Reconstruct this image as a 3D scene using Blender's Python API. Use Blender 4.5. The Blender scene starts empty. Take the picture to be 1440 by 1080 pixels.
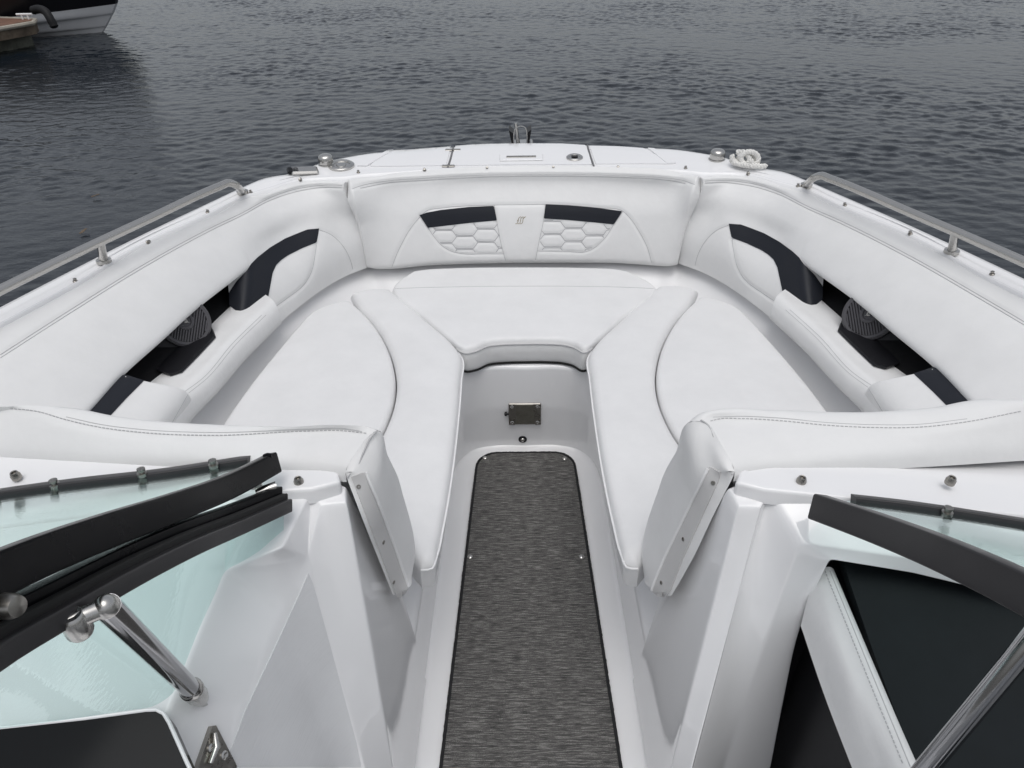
import bpy, math, random
import numpy as np
from mathutils import Vector, Matrix
from mathutils.bvhtree import BVHTree
from mathutils.geometry import delaunay_2d_cdt
random.seed(4); RNG = np.random.default_rng(11)
SC = bpy.context.scene; COL = SC.collection
R = math.radians

# ------------------------------------------------------------------ camera model
F = 998.0; CAM = np.array([-0.016, 0.0, 1.70])
PITCH, YAW, ROLL = R(34.7), R(-0.83), R(-0.982)
_f = np.array([math.sin(YAW)*math.cos(PITCH), math.cos(YAW)*math.cos(PITCH), -math.sin(PITCH)])
_r0 = np.array([math.cos(YAW), -math.sin(YAW), 0.]); _u0 = np.cross(_r0, _f)
_r = math.cos(ROLL)*_r0 + math.sin(ROLL)*_u0; _u = -math.sin(ROLL)*_r0 + math.cos(ROLL)*_u0
def ray(x, y): return _f + _r*(x-720)/F - _u*(y-540)/F
def Z(x, y, z):
    d = ray(x, y); return CAM + d*((z-CAM[2])/d[2])
def Y(x, y, yy):
    d = ray(x, y); return CAM + d*(yy/d[1])
def X(x, y, xx):
    d = ray(x, y); return CAM + d*((xx-CAM[0])/d[0])
def A(*p): return np.array(p, float)
def Zs(pts, z): return np.array([Z(p[0], p[1], p[2] if len(p) > 2 else z) for p in pts])
def mir(P): return np.asarray(P)*A(-1, 1, 1)

cd = bpy.data.cameras.new('camera'); cam = bpy.data.objects.new('camera', cd); COL.objects.link(cam)
m = Matrix(((_r[0], _u[0], -_f[0], CAM[0]), (_r[1], _u[1], -_f[1], CAM[1]), (_r[2], _u[2], -_f[2], CAM[2]), (0, 0, 0, 1)))
cam.matrix_world = m
cd.sensor_width = 36; cd.lens = F/1440*36; cd.clip_start = 0.02; cd.clip_end = 3000
SC.camera = cam

# ------------------------------------------------------------------ materials
def mat(name, col, rough=0.5, metal=0., coat=0., ior=1.5, bump=None, var=0., varscale=6., spec=0.5, rvar=0.):
    m = bpy.data.materials.new(name); m.use_nodes = True
    nt = m.node_tree; b = nt.nodes['Principled BSDF']; L = nt.links
    b.inputs['Base Color'].default_value = (*col, 1); b.inputs['Roughness'].default_value = rough
    b.inputs['Metallic'].default_value = metal; b.inputs['IOR'].default_value = ior
    b.inputs['Specular IOR Level'].default_value = spec
    if coat: b.inputs['Coat Weight'].default_value = coat; b.inputs['Coat Roughness'].default_value = 0.03
    tc = nt.nodes.new('ShaderNodeTexCoord')
    if var or rvar:
        n = nt.nodes.new('ShaderNodeTexNoise'); n.inputs['Scale'].default_value = varscale; n.inputs['Detail'].default_value = 6
        n.inputs['Roughness'].default_value = 0.62
        L.new(tc.outputs['Object'], n.inputs['Vector'])
    if var:
        r = nt.nodes.new('ShaderNodeMapRange'); r.inputs['From Min'].default_value = 0.3; r.inputs['From Max'].default_value = 0.7
        r.inputs['To Min'].default_value = 1-var; r.inputs['To Max'].default_value = 1
        L.new(n.outputs['Fac'], r.inputs['Value'])
        mx = nt.nodes.new('ShaderNodeVectorMath'); mx.operation = 'SCALE'; mx.inputs[0].default_value = col
        L.new(r.outputs['Result'], mx.inputs['Scale']); L.new(mx.outputs['Vector'], b.inputs['Base Color'])
    if rvar:
        r = nt.nodes.new('ShaderNodeMapRange'); r.inputs['From Min'].default_value = 0.3; r.inputs['From Max'].default_value = 0.7
        r.inputs['To Min'].default_value = max(0.02, rough-rvar); r.inputs['To Max'].default_value = rough+rvar
        L.new(n.outputs['Fac'], r.inputs['Value']); L.new(r.outputs['Result'], b.inputs['Roughness'])
    if bump:
        prev = None
        for (sc, st, dist) in bump:
            n = nt.nodes.new('ShaderNodeTexNoise'); n.inputs['Scale'].default_value = sc; n.inputs['Detail'].default_value = 3
            L.new(tc.outputs['Object'], n.inputs['Vector'])
            bm = nt.nodes.new('ShaderNodeBump'); bm.inputs['Strength'].default_value = st; bm.inputs['Distance'].default_value = dist
            L.new(n.outputs['Fac'], bm.inputs['Height'])
            if prev: L.new(prev.outputs['Normal'], bm.inputs['Normal'])
            prev = bm
        L.new(prev.outputs['Normal'], b.inputs['Normal'])
    return m
M = {}
M['gel'] = mat('white_gelcoat', (.84, .84, .845), .10, var=.03, varscale=3, rvar=.05, spec=.55)
M['gelw'] = mat('glossy_white_gelcoat', (.87, .87, .875), .045, var=.03, varscale=4, rvar=.03, spec=.6, bump=[(5, .05, .01)])
M['vinyl'] = mat('white_marine_vinyl', (.79, .79, .785), .44, var=.05, varscale=11, bump=[(520, .12, .0006), (30, .18, .004), (10, .30, .010)], rvar=.06, spec=.4)
M['vinyl2'] = mat('white_marine_vinyl_seat', (.775, .775, .775), .42, var=.06, varscale=9, bump=[(520, .12, .0006), (34, .22, .004), (11, .34, .010), (4, .25, .02)], rvar=.06, spec=.4)
M['pipe'] = mat('white_piping', (.82, .82, .82), .4)
M['gelt'] = mat('grey_mat_reflection', (.72, .725, .735), .12, var=.07, varscale=9, spec=.55)  # gelcoat with the floor mat's reflection put into its grey and fine lines
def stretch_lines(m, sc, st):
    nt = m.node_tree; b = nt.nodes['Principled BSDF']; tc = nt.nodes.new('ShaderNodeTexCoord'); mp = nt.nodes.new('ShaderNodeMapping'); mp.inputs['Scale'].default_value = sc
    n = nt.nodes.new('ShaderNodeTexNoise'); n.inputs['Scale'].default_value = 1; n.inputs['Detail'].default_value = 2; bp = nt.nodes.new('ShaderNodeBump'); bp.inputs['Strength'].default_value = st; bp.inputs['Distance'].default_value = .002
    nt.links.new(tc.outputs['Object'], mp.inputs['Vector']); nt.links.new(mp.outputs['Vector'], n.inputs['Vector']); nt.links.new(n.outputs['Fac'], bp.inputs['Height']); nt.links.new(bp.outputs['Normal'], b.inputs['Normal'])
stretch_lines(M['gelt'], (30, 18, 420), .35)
M['thread'] = mat('grey_seam_thread', (.48, .48, .485), .7)
M['dthread'] = mat('dark_quilting_thread', (.40, .40, .41), .7)
M['navy'] = mat('navy_black_vinyl', (.010, .012, .018), .5, bump=[(500, .12, .0006)], spec=.3)
M['black'] = mat('black_plastic', (.008, .008, .010), .42, spec=.3, bump=[(300, .05, .0006)])
M['blackmesh'] = mat('black_textured_liner', (.006, .006, .007), .6, spec=.2, bump=[(45, .4, .004)])
M['grille'] = mat('charcoal_grille_plastic', (.062, .06, .066), .42)
M['rail'] = mat('black_anodised_frame', (.004, .004, .005), .24, rvar=.06, varscale=20, spec=.06)
M['railg'] = mat('charcoal_anodised_frame', (.026, .025, .027), .34, rvar=.06, varscale=20, spec=.35)
M['steel'] = mat('polished_stainless', (.52, .51, .49), .24, metal=1, rvar=.06, varscale=30)
M['steeld'] = mat('brushed_stainless', (.36, .345, .32), .30, metal=1, rvar=.1, varscale=40, var=.2)
M['chrome'] = mat('chrome_tube', (.40, .40, .41), .10, metal=1)
M['dark'] = mat('dark_gap', (.01, .01, .01), .8)
M['greygap'] = mat('grey_hatch_gap', (.16, .16, .165), .7)
M['bracket'] = mat('aluminium_bracket', (.60, .595, .59), .42, metal=.1, rvar=.08)
M['gloss'] = mat('gloss_black_panel', (.006, .007, .008), .09, rvar=.03, spec=.16)
M['blackdash'] = mat('dark_slate_dash', (.009, .012, .014), .5, spec=.18, var=.3, varscale=8, bump=[(250, .08, .0008)])
M['rope'] = mat('worn_white_rope', (.82, .81, .78), .8, var=.22, varscale=40, bump=[(300, .15, .001)])
M['gold'] = mat('champagne_emblem', (.42, .37, .28), .4, metal=.5)
M['hullwhite'] = mat('grey_white_hull', (.86, .865, .88), .3, var=.08, varscale=3)
M['hullblack'] = mat('black_hull', (.006, .006, .008), .3)
M['rubber'] = mat('black_rubber', (.008, .008, .009), .6, var=.2, spec=.3)
M['plank'] = mat('brown_deck_planks', (.20, .105, .07), .75, var=.35, varscale=9, bump=[(30, .4, .01)])
M['beam'] = mat('weathered_timber_beam', (.16, .125, .09), .85, var=.6, varscale=7, bump=[(18, .6, .02)])
M['edge'] = mat('pale_worn_edging', (.42, .39, .33), .7, var=.3, varscale=9)
M['float'] = mat('mossy_concrete', (.17, .175, .145), .9, var=.5, varscale=6, bump=[(14, .7, .03)])
M['leaf'] = mat('dead_leaf', (.15, .11, .075), .7, var=.3, varscale=40)

def glassmat(name, tint, gloss=.05):
    m = bpy.data.materials.new(name); m.use_nodes = True; nt = m.node_tree; L = nt.links
    for n in list(nt.nodes):
        if n.type == 'BSDF_PRINCIPLED': nt.nodes.remove(n)
    out = nt.nodes['Material Output']
    tr = nt.nodes.new('ShaderNodeBsdfTransparent'); tr.inputs['Color'].default_value = (*tint, 1)
    gl = nt.nodes.new('ShaderNodeBsdfGlossy'); gl.inputs['Roughness'].default_value = gloss; gl.inputs['Color'].default_value = (.9, 1, .98, 1)
    fr = nt.nodes.new('ShaderNodeFresnel'); fr.inputs['IOR'].default_value = 1.45
    tc = nt.nodes.new('ShaderNodeTexCoord'); n = nt.nodes.new('ShaderNodeTexVoronoi'); n.inputs['Scale'].default_value = 130
    L.new(tc.outputs['Object'], n.inputs['Vector'])
    bp = nt.nodes.new('ShaderNodeBump'); bp.inputs['Strength'].default_value = .10; bp.inputs['Distance'].default_value = .001
    L.new(n.outputs['Distance'], bp.inputs['Height']); L.new(bp.outputs['Normal'], gl.inputs['Normal'])
    mx = nt.nodes.new('ShaderNodeMixShader')
    ge = nt.nodes.new('ShaderNodeNewGeometry'); iv_ = nt.nodes.new('ShaderNodeMath'); iv_.operation = 'SUBTRACT'; iv_.inputs[0].default_value = 1; L.new(ge.outputs['Backfacing'], iv_.inputs[1])
    fm = nt.nodes.new('ShaderNodeMath'); fm.operation = 'MULTIPLY'; L.new(fr.outputs['Fac'], fm.inputs[0]); L.new(iv_.outputs[0], fm.inputs[1])   # reflect once, at the outer face of the pane
    L.new(fm.outputs[0], mx.inputs['Fac']); L.new(tr.outputs['BSDF'], mx.inputs[1]); L.new(gl.outputs['BSDF'], mx.inputs[2])
    L.new(mx.outputs['Shader'], out.inputs['Surface'])
    return m
M['glass'] = glassmat('green_tinted_glass', (.885, .955, .945))
M['glass2'] = glassmat('clear_green_glass', (.88, .95, .94))

def carpetmat():
    m = bpy.data.materials.new('woven_grey_marine_mat'); m.use_nodes = True; nt = m.node_tree; L = nt.links
    b = nt.nodes['Principled BSDF']; b.inputs['Roughness'].default_value = .8; b.inputs['Specular IOR Level'].default_value = .25
    tc = nt.nodes.new('ShaderNodeTexCoord')
    def noise(sx, sy, det=2):
        mp = nt.nodes.new('ShaderNodeMapping'); mp.inputs['Scale'].default_value = (sx, sy, 1)
        L.new(tc.outputs['Object'], mp.inputs['Vector'])
        n = nt.nodes.new('ShaderNodeTexNoise'); n.inputs['Scale'].default_value = 1; n.inputs['Detail'].default_value = det
        L.new(mp.outputs['Vector'], n.inputs['Vector']); return n
    a = noise(48, 620, 2); c = noise(18, 300, 2); e = noise(420, 620, 1); g_ = noise(3, 4, 2)
    ad = nt.nodes.new('ShaderNodeMath'); ad.operation = 'ADD'; L.new(a.outputs['Fac'], ad.inputs[0]); L.new(c.outputs['Fac'], ad.inputs[1])
    ae = nt.nodes.new('ShaderNodeMath'); ae.operation = 'MULTIPLY_ADD'; L.new(e.outputs['Fac'], ae.inputs[0]); ae.inputs[1].default_value = .75
    L.new(ad.outputs[0], ae.inputs[2])
    r = nt.nodes.new('ShaderNodeValToRGB')
    mr = nt.nodes.new('ShaderNodeMapRange'); mr.inputs['From Min'].default_value = 1.02; mr.inputs['From Max'].default_value = 1.74
    L.new(ae.outputs[0], mr.inputs['Value']); L.new(mr.outputs['Result'], r.inputs['Fac'])
    cr = r.color_ramp; cr.elements[0].position = .0; cr.elements[0].color = (.030, .030, .031, 1); cr.elements[1].position = 1; cr.elements[1].color = (.30, .292, .28, 1)
    el = cr.elements.new(.5); el.color = (.094, .091, .087, 1)
    L.new(r.outputs['Color'], b.inputs['Base Color'])
    bp = nt.nodes.new('ShaderNodeBump'); bp.inputs['Strength'].default_value = .5; bp.inputs['Distance'].default_value = .002
    L.new(ae.outputs[0], bp.inputs['Height']); L.new(bp.outputs['Normal'], b.inputs['Normal'])
    return m
M['carpet'] = carpetmat()
M['binding'] = mat('black_mat_binding', (.008, .008, .009), .75)

def watermat():
    m = bpy.data.materials.new('dark_harbour_water'); m.use_nodes = True; nt = m.node_tree; L = nt.links
    b = nt.nodes['Principled BSDF']; b.inputs['Base Color'].default_value = (.008, .012, .0175, 1)
    b.inputs['Roughness'].default_value = .045; b.inputs['IOR'].default_value = 1.333; b.inputs['Specular IOR Level'].default_value = .62
    tc = nt.nodes.new('ShaderNodeTexCoord'); prev = None
    for (sx, sy, st, dist, det) in ((12, 24, .34, .010, 4), (40, 75, .28, .004, 3)):
        mp = nt.nodes.new('ShaderNodeMapping'); mp.inputs['Scale'].default_value = (sx, sy, 1)
        L.new(tc.outputs['Object'], mp.inputs['Vector'])
        n = nt.nodes.new('ShaderNodeTexNoise'); n.inputs['Scale'].default_value = 1; n.inputs['Detail'].default_value = det; n.inputs['Distortion'].default_value = .5
        L.new(mp.outputs['Vector'], n.inputs['Vector'])
        bm = nt.nodes.new('ShaderNodeBump'); bm.inputs['Strength'].default_value = st; bm.inputs['Distance'].default_value = dist
        L.new(n.outputs['Fac'], bm.inputs['Height'])
        if prev: L.new(prev.outputs['Normal'], bm.inputs['Normal'])
        prev = bm
    L.new(prev.outputs['Normal'], b.inputs['Normal'])
    return m
M['water'] = watermat()

# ------------------------------------------------------------------ object helpers
def link(name, V, Fc, mt, parent=None, smooth=True, sharp=40, label=None):
    me = bpy.data.meshes.new(name); me.from_pydata([tuple(map(float, v)) for v in V], [], [tuple(map(int, f)) for f in Fc]); me.validate(); me.update()
    if isinstance(mt, str): mt = M[mt]
    me.materials.append(mt)
    if smooth:
        me.shade_smooth()
        if sharp: me.set_sharp_from_angle(angle=R(sharp))
    o = bpy.data.objects.new(name, me); COL.objects.link(o)
    if parent is not None: o.parent = parent
    if label: o['label'] = label
    return o
def thing(name, label, cat, loc=(0, 0, 0), group=None):
    o = bpy.data.objects.new(name, None); COL.objects.link(o); o.location = loc; o.empty_display_size = .1
    o['label'] = label; o['category'] = cat
    if group: o['group'] = group
    return o
def empty(name, parent, label=None):
    o = bpy.data.objects.new(name, None); COL.objects.link(o); o.parent = parent; o.empty_display_size = .05
    if label: o['label'] = label
    return o
def tag(o, label, cat, group=None):
    o['label'] = label; o['category'] = cat
    if group: o['group'] = group
    return o

def spline(P, ts, s=None, lin=False):
    P = np.asarray(P, float); k = len(P)
    if s is None:
        d = np.linalg.norm(np.diff(P.reshape(k, -1), axis=0), axis=1) + 1e-9; s = np.concatenate([[0], np.cumsum(d)])
    s = np.asarray(s, float)/s[-1]
    ts = np.asarray(ts, float); i = np.clip(np.searchsorted(s, ts, side='right')-1, 0, k-2)
    h = s[i+1]-s[i]; t = (ts-s[i])/h
    sh = (slice(None),)+(None,)*(P.ndim-1)
    if lin or k == 2: return P[i] + (P[i+1]-P[i])*t[sh]
    D = (P[1:]-P[:-1])/np.diff(s)[sh]; m_ = np.empty_like(P); m_[0] = D[0]; m_[-1] = D[-1]
    w = np.diff(s); m_[1:-1] = (D[:-1]*w[1:][sh]+D[1:]*w[:-1][sh])/(w[:-1]+w[1:])[sh]
    t2, t3 = t*t, t*t*t
    return ((2*t3-3*t2+1)[sh]*P[i] + ((t3-2*t2+t)*h)[sh]*m_[i] + (-2*t3+3*t2)[sh]*P[i+1] + ((t3-t2)*h)[sh]*m_[i+1])
def tsamp(n, L=1., r=0.):
    t = np.linspace(0, 1, n)
    if r > 0:
        e = np.array([0, .02, .06, .13, .23, .36, .52, .72, 1.])*r/L
        t = np.concatenate([e, t[(t > r/L*1.05) & (t < 1-r/L*1.05)], 1-e[::-1]])
    return t
def grid_loft(rows, us, vs, rs=None, linv=False):
    G = np.array([spline(r, us) for r in rows])
    if rs is None:
        d = np.array([np.mean(np.linalg.norm(G[i+1]-G[i], axis=1)) for i in range(len(G)-1)])+1e-6
        rs = np.concatenate([[0], np.cumsum(d)])
    return spline(G, vs, s=rs, lin=linv)
def gnormals(G, toward=None):
    du = np.gradient(G, axis=1); dv = np.gradient(G, axis=0)
    n = np.cross(du, dv); n /= np.linalg.norm(n, axis=2, keepdims=True)+1e-12
    tw = CAM if toward is None else np.asarray(toward)
    if np.mean(np.sum(n*(tw-G), axis=2)) < 0: n = -n
    return n
def gfaces(nv, nu, flip=False, off=0, wrap=False):
    Fc = []
    for i in range(nv-1):
        for j in range(nu-(0 if wrap else 1)):
            a = off+i*nu+j; b = off+i*nu+(j+1) % nu; c = b+nu; d = a+nu
            Fc.append((a, d, c, b) if flip else (a, b, c, d))
    return Fc
def grid_obj(name, G, mt, parent=None, toward=None, thick=0, **k):
    nv, nu, _ = G.shape; n = gnormals(G, toward)
    fn = np.cross(np.gradient(G, axis=1), np.gradient(G, axis=0))
    flip = np.mean(np.sum(fn*n, axis=2)) < 0
    V = G.reshape(-1, 3); Fc = gfaces(nv, nu, flip)
    if thick:
        V2 = (G-n*thick).reshape(-1, 3); off = len(V); V = np.concatenate([V, V2])
        Fc += gfaces(nv, nu, not flip, off)
        ring = [j for j in range(nu)]+[i*nu+nu-1 for i in range(1, nv)]+[(nv-1)*nu+j for j in range(nu-2, -1, -1)]+[i*nu for i in range(nv-2, 0, -1)]
        for a, b in zip(ring, ring[1:]+ring[:1]):
            Fc.append((a, a+off, b+off, b) if not flip else (a, b, b+off, a+off))
    return link(name, V, Fc, mt, parent, **k)
def loft(name, rows, mt, parent=None, nu=60, nv=24, thick=0, lin=False, mirror=False, rs=None, toward=None, **k):
    G = grid_loft(rows, np.linspace(0, 1, nu), np.linspace(0, 1, nv) if not lin else np.linspace(0, 1, nv), rs, lin)
    if mirror: G = mir(G); toward = mir(CAM if toward is None else toward)
    return grid_obj(name, G, mt, parent, toward, thick, **k)
def round_rows(rows, r, k=6):
    """straight facets between rows, each inner crease rounded with radius r"""
    rows = [np.asarray(q, float) for q in rows]; out_ = [rows[0]]
    rr = r if isinstance(r, (list, tuple)) else [r]*len(rows)
    for i in range(1, len(rows)-1):
        P, a, b = rows[i], rows[i-1]-rows[i], rows[i+1]-rows[i]
        la = np.linalg.norm(a, axis=1, keepdims=True)+1e-9; lb = np.linalg.norm(b, axis=1, keepdims=True)+1e-9
        A0 = P+a/la*np.minimum(rr[i], la*.48); B0 = P+b/lb*np.minimum(rr[i], lb*.48)
        for t in np.linspace(0, 1, k): out_.append((1-t)**2*A0+2*t*(1-t)*P+t*t*B0)
    out_.append(rows[-1]); return np.array(out_)
def lowpoly(name, V, polys, mt, parent, bev=.01, seg=4, ang=14, mirror=False, soft=0, **k):
    """moulded shell: named corners, flat facets, every crease rounded by a bevel"""
    keys = list(V); idx = {q: i for i, q in enumerate(keys)}; P = np.array([V[q] for q in keys], float)
    Fc = [tuple(idx[q] for q in p) for p in polys]
    if mirror: P = mir(P); Fc = [f[::-1] for f in Fc]
    o = link(name, P, Fc, mt, parent, sharp=0, **k)
    if bev or soft:
        ss_ = o.modifiers.new('facets', 'SUBSURF'); ss_.subdivision_type = 'SIMPLE'; ss_.levels = ss_.render_levels = soft if soft else 0
        if soft: sm_ = o.modifiers.new('softening', 'SMOOTH'); sm_.factor = .5; sm_.iterations = 14
        if not bev: return o
        b = o.modifiers.new('rounding', 'BEVEL'); b.width = bev; b.segments = seg; b.limit_method = 'ANGLE'; b.angle_limit = R(ang); b.harden_normals = False
    return o
def edge_dist(G):
    du = np.linalg.norm(np.diff(G, axis=1), axis=2); dv = np.linalg.norm(np.diff(G, axis=0), axis=2)
    su = np.concatenate([np.zeros((G.shape[0], 1)), np.cumsum(du, axis=1)], axis=1)
    sv = np.concatenate([np.zeros((1, G.shape[1])), np.cumsum(dv, axis=0)], axis=0)
    return su, su[:, -1:]-su, sv, sv[-1:, :]-sv
def pad_grid(rows, nu, nv, r, puff, sides=(1, 1, 1, 1), bulge=0., toward=None, rs=None, ru=None, G0=None):
    """padded panel: base surface pushed out along its normal with rounded edges (u0,u1,v0,v1)"""
    L = np.mean([np.sum(np.linalg.norm(np.diff(np.asarray(q), axis=0), axis=1)) for q in rows])
    H = np.sum([np.mean(np.linalg.norm(spline(a, [.2, .5, .8])-spline(b, [.2, .5, .8]), axis=1)) for a, b in zip(rows, rows[1:])])
    ru = ru or r
    G = grid_loft(rows, tsamp(nu, L, ru), tsamp(nv, H, r), rs) if G0 is None else G0
    n = gnormals(G, toward); e = edge_dist(G); f = np.ones(G.shape[:2]); b = np.ones(G.shape[:2])
    for on, d, q in zip(sides, e, (ru, ru, r, r)):
        if on:
            t = np.clip(d/q, 0, 1); f = np.minimum(f, np.sqrt(np.clip(1-(1-t)**2, 0, 1)))
    um = e[0]/(e[0]+e[1]+1e-9); vm = e[2]/(e[2]+e[3]+1e-9)
    b = np.sqrt(np.clip(16*um*(1-um)*vm*(1-vm), 0, 1))
    return G + n*(f*puff + b*bulge)[..., None], G, n
def pad(name, rows, mt, parent, nu=70, nv=40, r=.03, puff=.03, depth=.02, sides=(1, 1, 1, 1), bulge=0., mirror=False, toward=None, grooves=None, rs=None, ru=None, G0=None, **k):
    G, B, n = pad_grid(rows, nu, nv, r, puff, sides, bulge, toward, rs, ru, G0)
    if grooves is not None and len(grooves): G = groove(G, n, grooves)
    nv_, nu_, _ = G.shape
    V = G.reshape(-1, 3); S = (B-n*depth).reshape(-1, 3)
    fn = np.cross(np.gradient(G, axis=1), np.gradient(G, axis=0)); flip = np.mean(np.sum(fn*n, axis=2)) < 0
    Fc = gfaces(nv_, nu_, flip)
    ring = [j for j in range(nu_)]+[i*nu_+nu_-1 for i in range(1, nv_)]+[(nv_-1)*nu_+j for j in range(nu_-2, -1, -1)]+[i*nu_ for i in range(nv_-2, 0, -1)]
    off = len(V); V = np.concatenate([V, S[ring]]); q = len(ring)
    for i in range(q):
        a, b = ring[i], ring[(i+1) % q]; c, d = off+(i+1) % q, off+i
        Fc.append((a, d, c, b) if not flip else (a, b, c, d))
    if mirror: V = mir(V); Fc = [f[::-1] for f in Fc]
    return link(name, V, Fc, mt, parent, **k)
def groove(G, n, lines, w=.006, dp=.0035):
    pts = np.concatenate([densify(l, .002) for l in lines]); V = G.reshape(-1, 3); dmin = np.full(len(V), 9.)
    for k in range(0, len(pts), 400):
        c = pts[k:k+400]; lo = c.min(0)-.02; hi = c.max(0)+.02
        idx = np.where(np.all((V > lo) & (V < hi), axis=1))[0]
        if len(idx): dmin[idx] = np.minimum(dmin[idx], np.sqrt(((V[idx][:, None]-c[None])**2).sum(2)).min(1))
    disp = dp*np.exp(-(dmin/w)**2)
    return (V - n.reshape(-1, 3)*disp[:, None]).reshape(G.shape)
def densify(P, step):
    P = np.asarray(P); L = np.sum(np.linalg.norm(np.diff(P, axis=0), axis=1)); return spline(P, np.linspace(0, 1, max(3, int(L/step))), lin=True)
def bvh_of(*objs):
    V, Fc = [], []
    for o in objs:
        off = len(V); V += [o.matrix_basis @ v.co for v in o.data.vertices]; Fc += [[i+off for i in p.vertices] for p in o.data.polygons]
    return BVHTree.FromPolygons(V, Fc)
def gbvh(G):
    nv, nu, _ = G.shape
    return BVHTree.FromPolygons([Vector(v) for v in G.reshape(-1, 3)], gfaces(nv, nu))
def hit(b, x, y):
    d = Vector(ray(x, y)).normalized(); h = b.ray_cast(Vector(CAM), d)
    if h[0] is None:
        return None
    n = np.array(h[1]); n = n if np.dot(n, np.array(d)) < 0 else -n
    return np.array(h[0]), n
def hits(b, px, step=3., lin=False):
    P = np.array(px, float); L = np.sum(np.linalg.norm(np.diff(P, axis=0), axis=1))
    Q = spline(P, np.linspace(0, 1, max(2, int(L/step)+1)), lin=lin)
    H = [hit(b, *q) for q in Q]; H = [h for h in H if h]
    return np.array([h[0] for h in H]), np.array([h[1] for h in H])
def tube_geo(P, rad, seg=8, cap=True):
    P = np.asarray(P, float); n = len(P); T = np.gradient(P, axis=0); T /= np.linalg.norm(T, axis=1, keepdims=True)+1e-12
    ref = A(0, 0, 1) if abs(T[0][2]) < .9 else A(1, 0, 0); N = np.cross(T[0], ref); N /= np.linalg.norm(N)
    V = []; rad = np.broadcast_to(np.asarray(rad, float), (n,))
    for i in range(n):
        N = N-T[i]*np.dot(N, T[i]); N /= np.linalg.norm(N)+1e-12; B = np.cross(T[i], N)
        for k in range(seg):
            a = 2*math.pi*k/seg; V.append(P[i]+rad[i]*(math.cos(a)*N+math.sin(a)*B))
    Fc = gfaces(n, seg, True, 0, True)
    if cap: Fc += [tuple(range(seg)), tuple(range((n-1)*seg, n*seg))[::-1]]
    return np.array(V), Fc
def tube(name, P, rad, mt, parent=None, seg=10, smoothpts=0, mirror=False, **k):
    P = np.asarray(P, float)
    if smoothpts: P = spline(P, np.linspace(0, 1, smoothpts))
    V, Fc = tube_geo(P, rad, seg)
    if mirror: V = mir(V); Fc = [f[::-1] for f in Fc]
    return link(name, V, Fc, mt, parent, **k)
class MB:
    def __init__(s): s.V = []; s.F = []
    def add(s, V, Fc):
        o = len(s.V); s.V += [np.asarray(v, float) for v in V]; s.F += [tuple(i+o for i in f) for f in Fc]; return s
    def tube(s, P, r, seg=8, sp=0):
        P = np.asarray(P, float)
        if sp: P = spline(P, np.linspace(0, 1, sp))
        return s.add(*tube_geo(P, r, seg))
    def box(s, c, ax, ay, az, bev=0):
        """box from centre and three half-axis vectors, edges bevelled"""
        c, ax, ay, az = map(lambda v: np.asarray(v, float), (c, ax, ay, az))
        if bev <= 0:
            V = [c+i*ax+j*ay+k*az for k in (-1, 1) for j in (-1, 1) for i in (-1, 1)]
            return s.add(V, [(0, 2, 3, 1), (4, 5, 7, 6), (0, 1, 5, 4), (2, 6, 7, 3), (0, 4, 6, 2), (1, 3, 7, 5)])
        lx, ly, lz = map(np.linalg.norm, (ax, ay, az)); V = []; idx = {}
        for k in (-1, 1):
            for j in (-1, 1):
                for i in (-1, 1):
                    for a in range(3):
                        f = [1-bev/lx, 1-bev/ly, 1-bev/lz]; f[a] = 1
                        idx[(i, j, k, a)] = len(V); V.append(c+i*f[0]*ax+j*f[1]*ay+k*f[2]*az)
        Fc = []
        for a in range(3):
            for sg in (-1, 1):
                q = []
                for (u, v) in ((-1, -1), (1, -1), (1, 1), (-1, 1)):
                    t = [0, 0, 0]; t[a] = sg; t[(a+1) % 3] = u; t[(a+2) % 3] = v; q.append(idx[(*t, a)])
                Fc.append(tuple(q) if sg > 0 else tuple(q[::-1]))
        for a in range(3):
            b_, c_ = (a+1) % 3, (a+2) % 3
            for u in (-1, 1):
                for v in (-1, 1):
                    t0 = [0, 0, 0]; t0[a] = -1; t0[b_] = u; t0[c_] = v; t1 = list(t0); t1[a] = 1
                    q = (idx[(*t0, b_)], idx[(*t1, b_)], idx[(*t1, c_)], idx[(*t0, c_)]); Fc.append(q if u*v > 0 else q[::-1])
        for i in (-1, 1):
            for j in (-1, 1):
                for k in (-1, 1):
                    q = tuple(idx[(i, j, k, a)] for a in range(3)); Fc.append(q if i*j*k > 0 else q[::-1])
        return s.add(V, Fc)
    def lathe(s, c, axis, prof, seg=20):
        """profile of (radius, height) about an axis"""
        c = np.asarray(c, float); w = np.asarray(axis, float); w = w/np.linalg.norm(w)
        u = np.cross(w, A(0, 0, 1) if abs(w[2]) < .9 else A(1, 0, 0)); u /= np.linalg.norm(u); v = np.cross(w, u)
        V = [c+w*h+r_*(math.cos(2*math.pi*k/seg)*u+math.sin(2*math.pi*k/seg)*v) for (r_, h) in prof for k in range(seg)]
        Fc = gfaces(len(prof), seg, False, 0, True)+[tuple(range(seg))[::-1], tuple(range((len(prof)-1)*seg, len(prof)*seg))]
        return s.add(V, Fc)
    def prism(s, P, d):
        P = np.asarray(P, float); n = len(P); d = np.asarray(d, float)
        return s.add(np.concatenate([P, P+d]), [tuple(range(n)), tuple(range(n, 2*n))[::-1]]+[(i, i+n, (i+1) % n+n, (i+1) % n) for i in range(n)])
    def build(s, name, mt, parent=None, mirror=False, **k):
        V, Fc = np.array(s.V), s.F
        if mirror: V = mir(V); Fc = [f[::-1] for f in Fc]
        return link(name, V, Fc, mt, parent, **k)
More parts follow.
